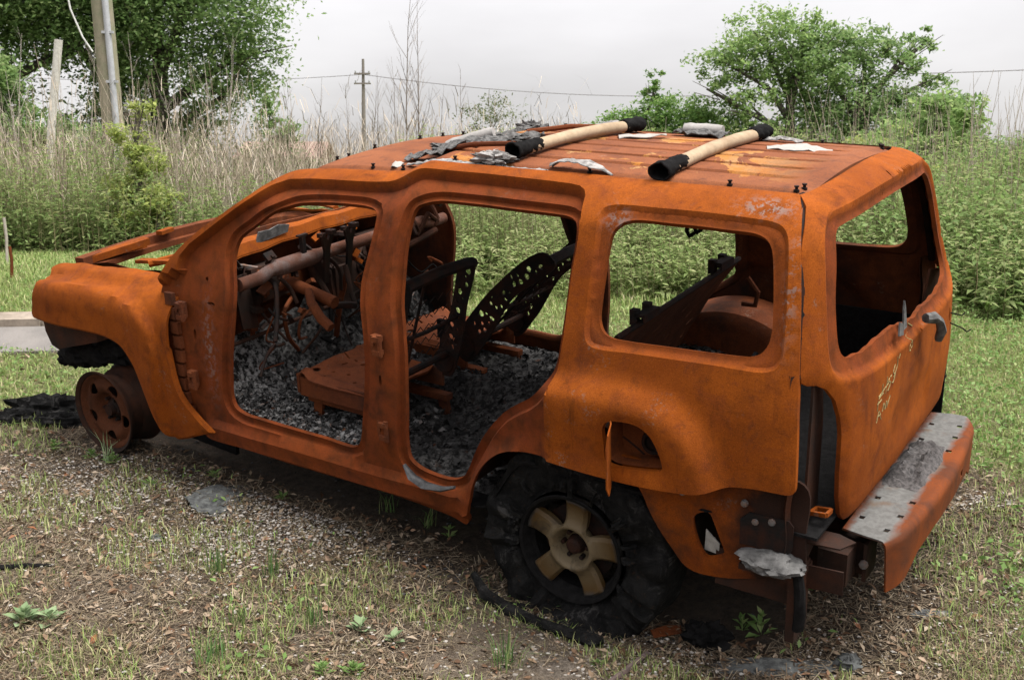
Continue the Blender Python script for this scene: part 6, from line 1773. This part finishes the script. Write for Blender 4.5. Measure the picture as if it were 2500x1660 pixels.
# ------------------------------------------------------------------ trees, poles, far houses
M_BARK = plain("bark", (.10, .085, .07), .95, var=.5, scale=12, bump=1.0)
def tree(name, base, label, blobs, n, ls, cols, seed, trunk_r=.15, group=None, lean=(0, 0), limbs=True, clump=.16, cat="tree"):
    """blobs: crown lobes (dx, dy, z above base, radius xy, radius z); leaves sit in clumps on twigs in the lobes"""
    rr = np.random.default_rng(seed); rp = random.Random(seed)
    x0, y0 = base; z0 = gz(x0, y0) - .05
    root = empty(name, (x0, y0, z0)); tag(root, label, cat, group)
    B_ = np.array(blobs, float)
    zt = B_[:, 2].mean()
    mb = MB()
    top = Vector((lean[0], lean[1], zt))
    tp = [Vector((lean[0] * t * t, lean[1] * t * t, zt * t)) + Vector((rp.uniform(-.06, .06) * (0 < t < 1), rp.uniform(-.06, .06) * (0 < t < 1), 0)) for t in np.linspace(0, 1, 6)]
    mb.tube(tp, [trunk_r * (1.25 - .75 * t) for t in np.linspace(0, 1, 6)], 8, jit=.08)
    ends = []
    for bx, by, bz, brx, brz in blobs:
        t = min(.95, max(.25, bz / zt * .62)); s_ = Vector((lean[0] * t * t, lean[1] * t * t, zt * t)); e = Vector((bx, by, bz))
        mid = (s_ + e) / 2 + Vector((rp.uniform(-.2, .2), rp.uniform(-.2, .2), rp.uniform(0, .2))) * brx
        mb.tube([s_, mid, e], [trunk_r * .5, trunk_r * .32, trunk_r * .12], 6)
        for _ in range(4):
            q = e + Vector((rp.uniform(-1, 1) * brx, rp.uniform(-1, 1) * brx, rp.uniform(-.5, .9) * brz)) * .85
            mb.tube([mid + (e - mid) * rp.random(), (mid + q) / 2 + Vector((0, 0, .1 * brz)), q], [trunk_r * .16, trunk_r * .10, trunk_r * .03], 5)
    mb.build("trunk", M_BARK, root)
    # clumps
    nc = max(40, n // 60); wgt = B_[:, 3] ** 2 * B_[:, 4]; k = rr.choice(len(B_), nc, p=wgt / wgt.sum())
    d = unit(rr, nc, .15); rad = rr.random(nc) ** .42
    C_ = B_[k, :3] + d * rad[:, None] * np.stack([B_[k, 3], B_[k, 3], B_[k, 4]], -1)
    cs = clump * B_[k, 3] * rr.uniform(.6, 1.5, nc)
    j = rr.integers(0, nc, n)
    c = C_[j] + rr.normal(0, 1, (n, 3)) * cs[j][:, None] * np.array([1, 1, .6])
    nr = unit(rr, n, 1.5)
    V, T = leaves(c, ls * rr.uniform(.55, 1.35, n), nr, rr, .5, .12)
    mesh("crown", V, T, cols, root, smooth=False)
    return root
LM1 = island_mat("leaf_dark_green", [(0, (.085, .17, .04)), (.5, (.15, .26, .065)), (.85, (.20, .31, .09)), (1, (.26, .34, .11))], .6, .25, .55)
LM2 = island_mat("leaf_mid_green", [(0, (.12, .205, .065)), (.5, (.18, .28, .095)), (.85, (.235, .325, .125)), (1, (.30, .36, .16))], .6, .25, .55)
LM3 = island_mat("leaf_yellow_green", [(0, (.22, .29, .07)), (.5, (.33, .39, .11)), (1, (.45, .48, .17))], .6, .2, .62)
LM4 = island_mat("leaf_spring_pale", [(0, (.09, .12, .05)), (1, (.18, .20, .10))], .7, .3, .4)
LM4B = island_mat("leaf_light_green", [(0, (.14, .23, .07)), (.5, (.21, .32, .10)), (.85, (.275, .37, .135)), (1, (.34, .41, .17))], .6, .25, .58)
# big trees on the left
tree("broad_tree", (-7.5, 24), "tall broad green tree right of the near utility pole", [(.3, 0, 3.4, 1.9, 1.7), (1.3, -.6, 4.6, 1.8, 1.6), (-1.2, .4, 5.2, 2.2, 1.8), (1.6, .2, 2.6, 1.2, 1.2), (.4, .3, 6.6, 2.4, 1.8), (-.6, 0, 2.2, 1.2, .9), (2.0, 0, 3.4, .9, 1.0), (1.0, 0, 1.6, .9, .9), (-1.2, 0, 1.6, 1.2, .9), (.2, -.5, 1.2, 1.3, .7)], 68284, 0.052, LM2, 101, .26)
tree("broad_tree", (-11.2, 23), "dark spreading tree at the picture's upper left corner", [(.4, 0, 3.6, 1.9, 1.3), (-1.2, .4, 4.0, 2.2, 1.6), (1.6, -.3, 4.6, 1.7, 1.2), (.5, 0, 5.6, 2.4, 1.6), (2.6, .4, 3.6, 1.2, .9), (-.3, .4, 2.5, 1.5, .8)], 62761, 0.056, LM2, 102, .30)
tree("ivy_tree", (-8.9, 25), "ivy-covered dark tree behind the near utility pole", [(0, 0, 1.6, .55, 1.3), (.2, 0, 3.4, .7, 1.5), (-.3, 0, 5.2, 1.1, 1.5), (.6, 0, 5.8, 1.2, 1.2), (-1.2, 0, 4.2, 1.0, .9)], 35704, 0.052, LM1, 103, .3)
tree("sapling_tree", (-3.62, 10.7), "yellow-green feathery sapling beside the near utility pole", [(0.02, 0, 1.38, .17, .13), (-.06, 0, 1.12, .2, .16), (.10, 0, .9, .2, .15), (-.1, 0, .6, .24, .2), (.12, .0, 1.5, .10, .08)], 2964, 0.024, LM3, 104, .03, clump=.22)
tree("sapling_tree", (-3.35, 10.5), "low yellow-green sapling in front of the reeds, right of the pole", [(0, 0, .5, .22, .15), (-.2, 0, .35, .24, .16), (.2, 0, .6, .14, .09)], 2052, 0.027, LM3, 105, .02, clump=.22)
tree("conical_tree", (-6.5, 30), "pale small green tree at the right edge of the left trees", [(0, 0, 1.0, .9, .7), (.2, 0, 1.8, .55, .7), (.0, 0, 2.4, .3, .5)], 6840, 0.056, LM2, 106, .1)
tree("bushy_tree", (-9.6, 20.5), "leafy green bush filling the gap left of the near utility pole", [(0, 0, 1.5, 1.0, .7), (-1.0, 0, 1.9, 1.0, .8), (1.1, 0, 1.3, .9, .6), (-.2, 0, 2.4, .9, .6), (2.0, 0, 1.1, .8, .5)], 15000, .06, LM2, 107, .1)
# right-hand trees
tree("round_tree", (6.45, 26), "large airy green tree left of the pair above the tailgate", [(-1.4, 0, 3.2, .95, .75), (-.6, .3, 3.9, 1.0, .7), (.2, 0, 3.3, 1.1, 1.0), (-.9, 0, 2.3, 1.0, .7), (-.3, 0, 1.5, 1.3, .7), (-1.95, 0, 2.7, .45, .35), (.3, .2, 4.2, .55, .3)], 14091, 0.056, LM4B, 110, .16, clump=.145)
tree("round_tree", (8.05, 26), "large dense green tree right of the pair above the tailgate", [(-.9, 0, 3.2, 1.1, .85), (.1, .3, 3.6, 1.0, .55), (.9, 0, 3.4, .85, .55), (1.5, 0, 3.8, .4, .3), (1.6, .2, 2.9, .6, .4), (.2, 0, 2.2, 1.3, .8), (-.8, 0, 1.8, 1.1, .7), (1.1, 0, 2.0, .8, .6), (1.95, 0, 2.35, .4, .3), (.4, 0, 1.0, 1.6, .6)], 21778, 0.056, LM2, 111, .18, clump=.145)
tree("bushy_tree", (3.1, 27), "dark bushy tree behind the middle of the roof", [(-.2, 0, 1.8, 1.0, .6), (.7, 0, 2.1, .9, .6), (.35, 0, 2.85, .35, .35), (-.9, 0, 1.6, .7, .4), (1.6, 0, 1.9, .9, .5), (.3, 0, 1.2, 1.4, .6)], 18596, 0.052, LM1, 112, .12, clump=.145)
tree("bushy_tree", (9.4, 25), "lower bushy tree at the right of the big pair", [(0, 0, 1.6, .9, .8), (.4, 0, 2.2, .5, .4), (-.6, 0, 1.3, .8, .6), (.9, 0, 1.1, .7, .5)], 18596, 0.056, LM2, 113, .1)
tree("bushy_tree", (6.4, 20), "light green low bush just beyond the roof's far edge", [(0, 0, 1.0, .6, .5), (.6, 0, 1.2, .5, .45), (-.7, 0, .9, .5, .4)], 6840, 0.044, LM3, 114, .05)
tree("bushy_tree", (8.4, 18), "small green bush beyond the rear of the roof", [(0, 0, .9, .7, .5), (.8, 0, .8, .6, .45), (-.8, 0, .8, .6, .4)], 6840, 0.044, LM2, 115, .05)
tree("spring_tree", (-.75, 32), "thin spring tree with sparse pale leaves in the middle gap", [(-.35, 0, 2.2, .55, .8), (.35, 0, 2.3, .75, .75), (.0, 0, 1.3, .7, .5)], 1710, 0.044, LM4, 116, .07, clump=.3)
tree("bushy_tree", (.0, 30), "small green bush right of the thin spring tree", [(0, 0, 1.1, .55, .45), (.3, 0, .8, .5, .3)], 2850, 0.048, LM2, 117, .05)
tree("bushy_tree", (5.15, 10.6), "dark leafy bush among the weeds at the right edge of the picture", [(0, 0, .75, .40, .32), (.3, 0, 1.05, .32, .25), (-.3, 0, .55, .32, .25)], 5200, .040, LM1, 118, .04, clump=.2)
tree("bushy_tree", (4.75, 13.2), "taller light bush behind the weeds right of the tailgate", [(0, 0, 1.0, .55, .4), (.4, 0, 1.45, .4, .3), (-.45, 0, .8, .4, .3)], 5200, .045, LM4B, 119, .05, clump=.2)
tree("bushy_tree", (3.35, 9.9), "small yellow-green bush in the weeds just right of the tailgate", [(0, 0, .55, .28, .22), (.2, 0, .75, .2, .15)], 2600, .035, LM3, 120, .02, clump=.22)
# far hedge line
blobs = []
rb = np.random.default_rng(88)
for _ in range(70):
    x_ = rb.uniform(-26, 30); y_ = rb.uniform(38, 60); blobs.append((x_, y_, 1.62 + .004 * (y_ - 10) + .5, rb.uniform(1.2, 2.4), rb.uniform(.6, 1.3)))
V, T = scrub(blobs, 26000, .12, 89)
tag(mesh("far_hedge", V, T, LM2, smooth=False), "far line of hazy green bushes on the level ground", "hedge", kind="stuff")

# bare saplings against the sky
def bare_tree(x, y, h, r0, seed, label, group, lean=0.0, nb=16, mat=None, spread=.42):
    rp = random.Random(seed); root = empty("bare_sapling", (x, y, gz(x, y) - .03)); tag(root, label, "sapling", group)
    mb = MB()
    sway = [rp.uniform(-.03, .03) for _ in range(8)]
    stem = lambda t: Vector((lean * h * t * t + sway[int(t * 6)] * h * .25, sway[int(t * 6) + 1] * h * .2, h * t))
    mb.tube([stem(t) for t in np.linspace(0, .98, 7)], [r0 * (1 - .88 * t) for t in np.linspace(0, 1, 7)], 6)
    mb.build("stem", mat or M_TWIG, root)
    mb = MB()
    for _ in range(nb):
        t = rp.uniform(.25, .92); p_ = stem(t); az = rp.uniform(0, 6.28); L = h * rp.uniform(.10, .28) * (1.15 - t * .7)
        d = Vector((math.cos(az) * spread, math.sin(az) * spread, rp.uniform(.7, 1.1))).normalized()
        q = p_ + d * L; m_ = (p_ + q) / 2 + Vector((rp.uniform(-1, 1), rp.uniform(-1, 1), 0)) * L * .05
        rr0 = r0 * (1 - .85 * t) * .55
        mb.tube([p_, m_, q], [rr0, rr0 * .7, rr0 * .3], 4, cap=False)
        for _k in range(3):
            s_ = p_ + d * L * rp.uniform(.3, .9); az2 = az + rp.uniform(-1.2, 1.2)
            e = s_ + Vector((math.cos(az2) * .5, math.sin(az2) * .5, rp.uniform(.5, 1))).normalized() * L * rp.uniform(.25, .5)
            mb.tube([s_, e], [rr0 * .45, rr0 * .25], 3, cap=False)
    mb.build("twigs", mat or M_TWIG, root)["kind"] = "stuff"
M_TWIG = plain("twig_grey", (.22, .19, .165), .9, var=.3, scale=12)
M_TWIGP = plain("twig_pale", (.40, .355, .30), .9, var=.3, scale=12)
r = random.Random(5)
GS = "bare saplings against the sky behind the roof"; GL = "bare saplings among the reeds on the left"
LB = "leafless grey sapling against the sky behind the roof"
sky8 = sorted([(-1.75, 14, 1.95, .011, .03), (-1.50, 14.5, 2.3, .011, -.02), (-.95, 14, 1.9, .010, .05), (-.65, 15, 2.2, .012, -.02), (-2.45, 14, 2.0, .011, .04), (-2.15, 15, 2.0, .010, -.05), (-2.85, 14.5, 1.9, .010, -.05), (-1.85, 15.5, 2.2, .012, .0)], key=lambda q: q[0] / q[1])
for i, ((x, y, h, r0, ln), lab) in enumerate(zip(sky8, ["leftmost of the lower ones", "second from left of the lower ones", "third from left of the lower ones", "fourth from left of the lower ones", "fourth from right of the lower ones", "third from right of the lower ones", "second from right of the lower ones", "rightmost of the lower ones"])):
    bare_tree(x, y, h, r0, 200 + i, LB + ", " + lab, GS, ln, 12)
bare_tree(-1.30, 13.5, 3.05, .016, 301, "tallest leafless sapling against the sky, left of the tall two", None, .035, 18)
bare_tree(-1.16, 13.8, 3.0, .014, 302, "second tallest leafless sapling against the sky, beside the tallest", None, .01, 16)
LP = "pale leafless sapling standing among the reeds below the left trees"
ORD = ["leftmost", "second from the left", "third from the left", "fourth from the left", "fifth from the left", "sixth from the left", "seventh from the left", "seventh from the right", "sixth from the right", "fifth from the right", "fourth from the right", "third from the right", "second from the right", "rightmost"]
cand = sorted([(r.uniform(-.45, -.205), r.uniform(12.0, 14.5)) for _ in range(14)])
for i, (q, y) in enumerate(cand):
    bare_tree(q * y, y, r.uniform(1.4, 2.5), r.uniform(.009, .014), 400 + i, "pale leafless sapling among the reeds on the left, " + ORD[i], GL, r.uniform(-.08, .08), 9, M_TWIGP)
LR = "pale leafless sapling among the weeds right of the tailgate, "
for i, (x, y, h, lab) in enumerate([(4.35, 10.5, 1.75, "nearest the car"), (4.75, 11, 1.35, "second from the car"), (4.75, 10.2, 1.3, "third from the car"), (5.15, 10.8, 1.6, "at the picture's edge")]):
    bare_tree(x, y, h, .012, 500 + i, LR + lab, "bare saplings at the right", r.uniform(-.05, .08), 8, M_TWIGP)

# ---- near utility pole with conduit
pole = empty("utility_pole", (-5.95, 16.0, gz(-5.95, 16) - .1)); tag(pole, "weathered wooden utility pole with a grey conduit at the upper left", "utility pole")
M_POLE = plain("pole_wood", (.26, .225, .165), .95, var=.35, scale=5, bump=.6, col2=(.19, .19, .12))
M_CONDUIT = plain("galvanised", (.40, .41, .42), .5, metal=.2, var=.2, scale=6)
mb = MB(); mb.tube([(.30 - .30 * 0 - .36 * t, 0, 9 * t) for t in np.linspace(0, 1, 10)], [.155 - .03 * t for t in np.linspace(0, 1, 10)], 14); mb.build("shaft", M_POLE, pole)
mb = MB(); mb.tube([(.40 - .36 * t, -.15, 9 * t) for t in np.linspace(.14, 1, 8)], .045, 10); pc = mb.build("conduit", M_CONDUIT, pole)
for t in (.155, .235, .31):
    mb = MB(); mb.box((.40 - .36 * t, -.16, 9 * t), (.16, .05, .035)); mb.build("strap", M_CONDUIT, pc)
mb = MB(); mb.box((.34, -.16, 1.05), (.09, .05, .50)); mb.box((.42, -.17, 1.36), (.34, .04, .03)); mb.box((.42, -.17, .72), (.34, .04, .03)); mb.build("guard_channel", M_CONDUIT, pole)
mb = MB(); mb.tube([(-.16, -.2, 4.4), (-.24, -.2, 3.9), (-.26, -.2, 3.5), (-.20, -.2, 3.1), (-.05, -.2, 2.72), (.08, -.2, 2.52)], .013, 6); mb.build("loose_cable", plain("pale_cable", (.60, .60, .56), .6), pole)
# leaning white post
lp = MB(); b0 = Vector((-7.32, 17.5, gz(-7.32, 17.5))); lp.tube([b0, b0 + Vector((.10, 0, 1.4)), b0 + Vector((.30, 0, 2.78))], .062, 10)
tag(lp.build("leaning_post", plain("white_paint_post", (.60, .57, .52), .8, var=.25)), "pale leaning post left of the near utility pole", "post")
# small rusty stakes at the far left
for (x, y, h, lab) in ((-3.93, 8.6, .26, "short rusty stake standing in the grass beyond the road"), (-4.28, 9.3, .40, "thin pale stick in the grass at the picture's left edge")):
    mb = MB(); mb.tube([(0, 0, -.03), (.01, 0, h * .6), (.0, 0, h)], .012, 6); o = mb.build("stake", M_RUSTD if h < .3 else M_TWIGP); o.location = (x, y, gz(x, y)); tag(o, lab, "stake")

# ---- far utility pole with two cross-arms, and the wires
fp_ = empty("far_utility_pole", (-9.3, 70.0, gz(-9.3, 70) - .1)); tag(fp_, "distant utility pole with two cross-arms in the gap of trees", "utility pole")
M_FARP = plain("far_pole_wood", (.20, .18, .16), .95)
mb = MB(); mb.tube([(0, 0, 0), (.02, 0, 4), (.05, 0, 7.75)], [.15, .13, .08], 10); mb.build("shaft", M_FARP, fp_)
for z_, w_ in ((6.85, 1.0), (6.25, 1.05)):
    mb = MB(); mb.box((.0, -.15, z_), (w_, .12, .09)); arm = mb.build("cross_arm", M_FARP, fp_)
    mb = MB()
    for x_ in (-.42, .42): mb.lathe([(0, .16), (.045, .14), (.05, .05), (.03, 0)], 8, 'Z', (x_, -.15, z_ + .045))
    mb.build("insulators", M_CONDUIT, arm)
def wire(pts, r_, label):
    mb = MB(); mb.tube(pts, r_, 5, cap=False); o = mb.build("overhead_wire", plain("wire_" + str(len(bpy.data.materials)), (.16, .15, .16), .7)); tag(o, label, "wire")
def sag(a, b, s, n=14): return [tuple(np.array(a) + (np.array(b) - np.array(a)) * t - np.array([0, 0, s * 4 * t * (1 - t)])) for t in np.linspace(0, 1, n)]
wire(sag((-9.3, 69.8, 8.55), (-34, 66, 8.4), .5), .018, "thin wire running left from the distant utility pole")
wire(sag((-9.2, 69.8, 8.55), (14, 74, 7.6), .5), .022, "wire running right from the distant utility pole behind the trees")
wire(sag((10, 39, 5.75), (40, 44, 7.7), .25), .016, "single wire crossing the sky at the upper right")
# ---- far houses
def house(x, y, w, d, h, rh, wall, roofm, label, gable_x=True):
    root = empty("house", (x, y, gz(x, y))); tag(root, label, "house", None)
    mb = MB(); mb.box((0, 0, h / 2), (w, d, h))
    mb.add([(-w / 2, -d / 2, h), (-w / 2, d / 2, h), (-w / 2, 0, h + rh)], [(0, 2, 1)]); mb.add([(w / 2, -d / 2, h), (w / 2, d / 2, h), (w / 2, 0, h + rh)], [(0, 1, 2)])
    mb.build("wall", wall, root, smooth=False)
    mb = MB(); e = .35; t = .12; sl = rh / (d / 2)
    for s_ in (-1, 1):
        a = [(-w / 2 - e, s_ * (d / 2 + e), h - e * sl + .02), (w / 2 + e, s_ * (d / 2 + e), h - e * sl + .02), (w / 2 + e, 0, h + rh + .03), (-w / 2 - e, 0, h + rh + .03)]
        mb.add(a + [(p[0], p[1], p[2] + t) for p in a], [(0, 1, 2, 3), (7, 6, 5, 4), (0, 4, 5, 1), (1, 5, 6, 2), (2, 6, 7, 3), (3, 7, 4, 0)])
    mb.build("roof", roofm, root, smooth=False)
    for k in range(2):
        mb = MB(); mb.box((-w / 4 + k * w / 2, -d / 2 - .02, h * .58), (.95, .06, 1.1)); wn = mb.build("window", plain("house_frame_" + label[:6] + str(k), (.6, .6, .58), .6), root, smooth=False)
        mb = MB(); mb.box((-w / 4 + k * w / 2, -d / 2 - .055, h * .58), (.8, .02, .95)); mb.build("pane", plain("house_pane_" + label[:6] + str(k), (.05, .06, .07), .2, spec=.6), wn, smooth=False)
M_PINK = plain("pink_wall", (.50, .34, .29), .9, var=.1, scale=2); M_ROOFB = plain("brown_shingle", (.30, .20, .165), .9, var=.3, scale=9)
house(-12.9, 64, 4.2, 5, 1.5, .8, M_PINK, M_ROOFB, "small pinkish house glimpsed left of the distant utility pole")
house(-27.5, 66, 8, 6, 1.3, .8, M_PINK, M_ROOFB, "pinkish house glimpsed between the trunks at the far left")
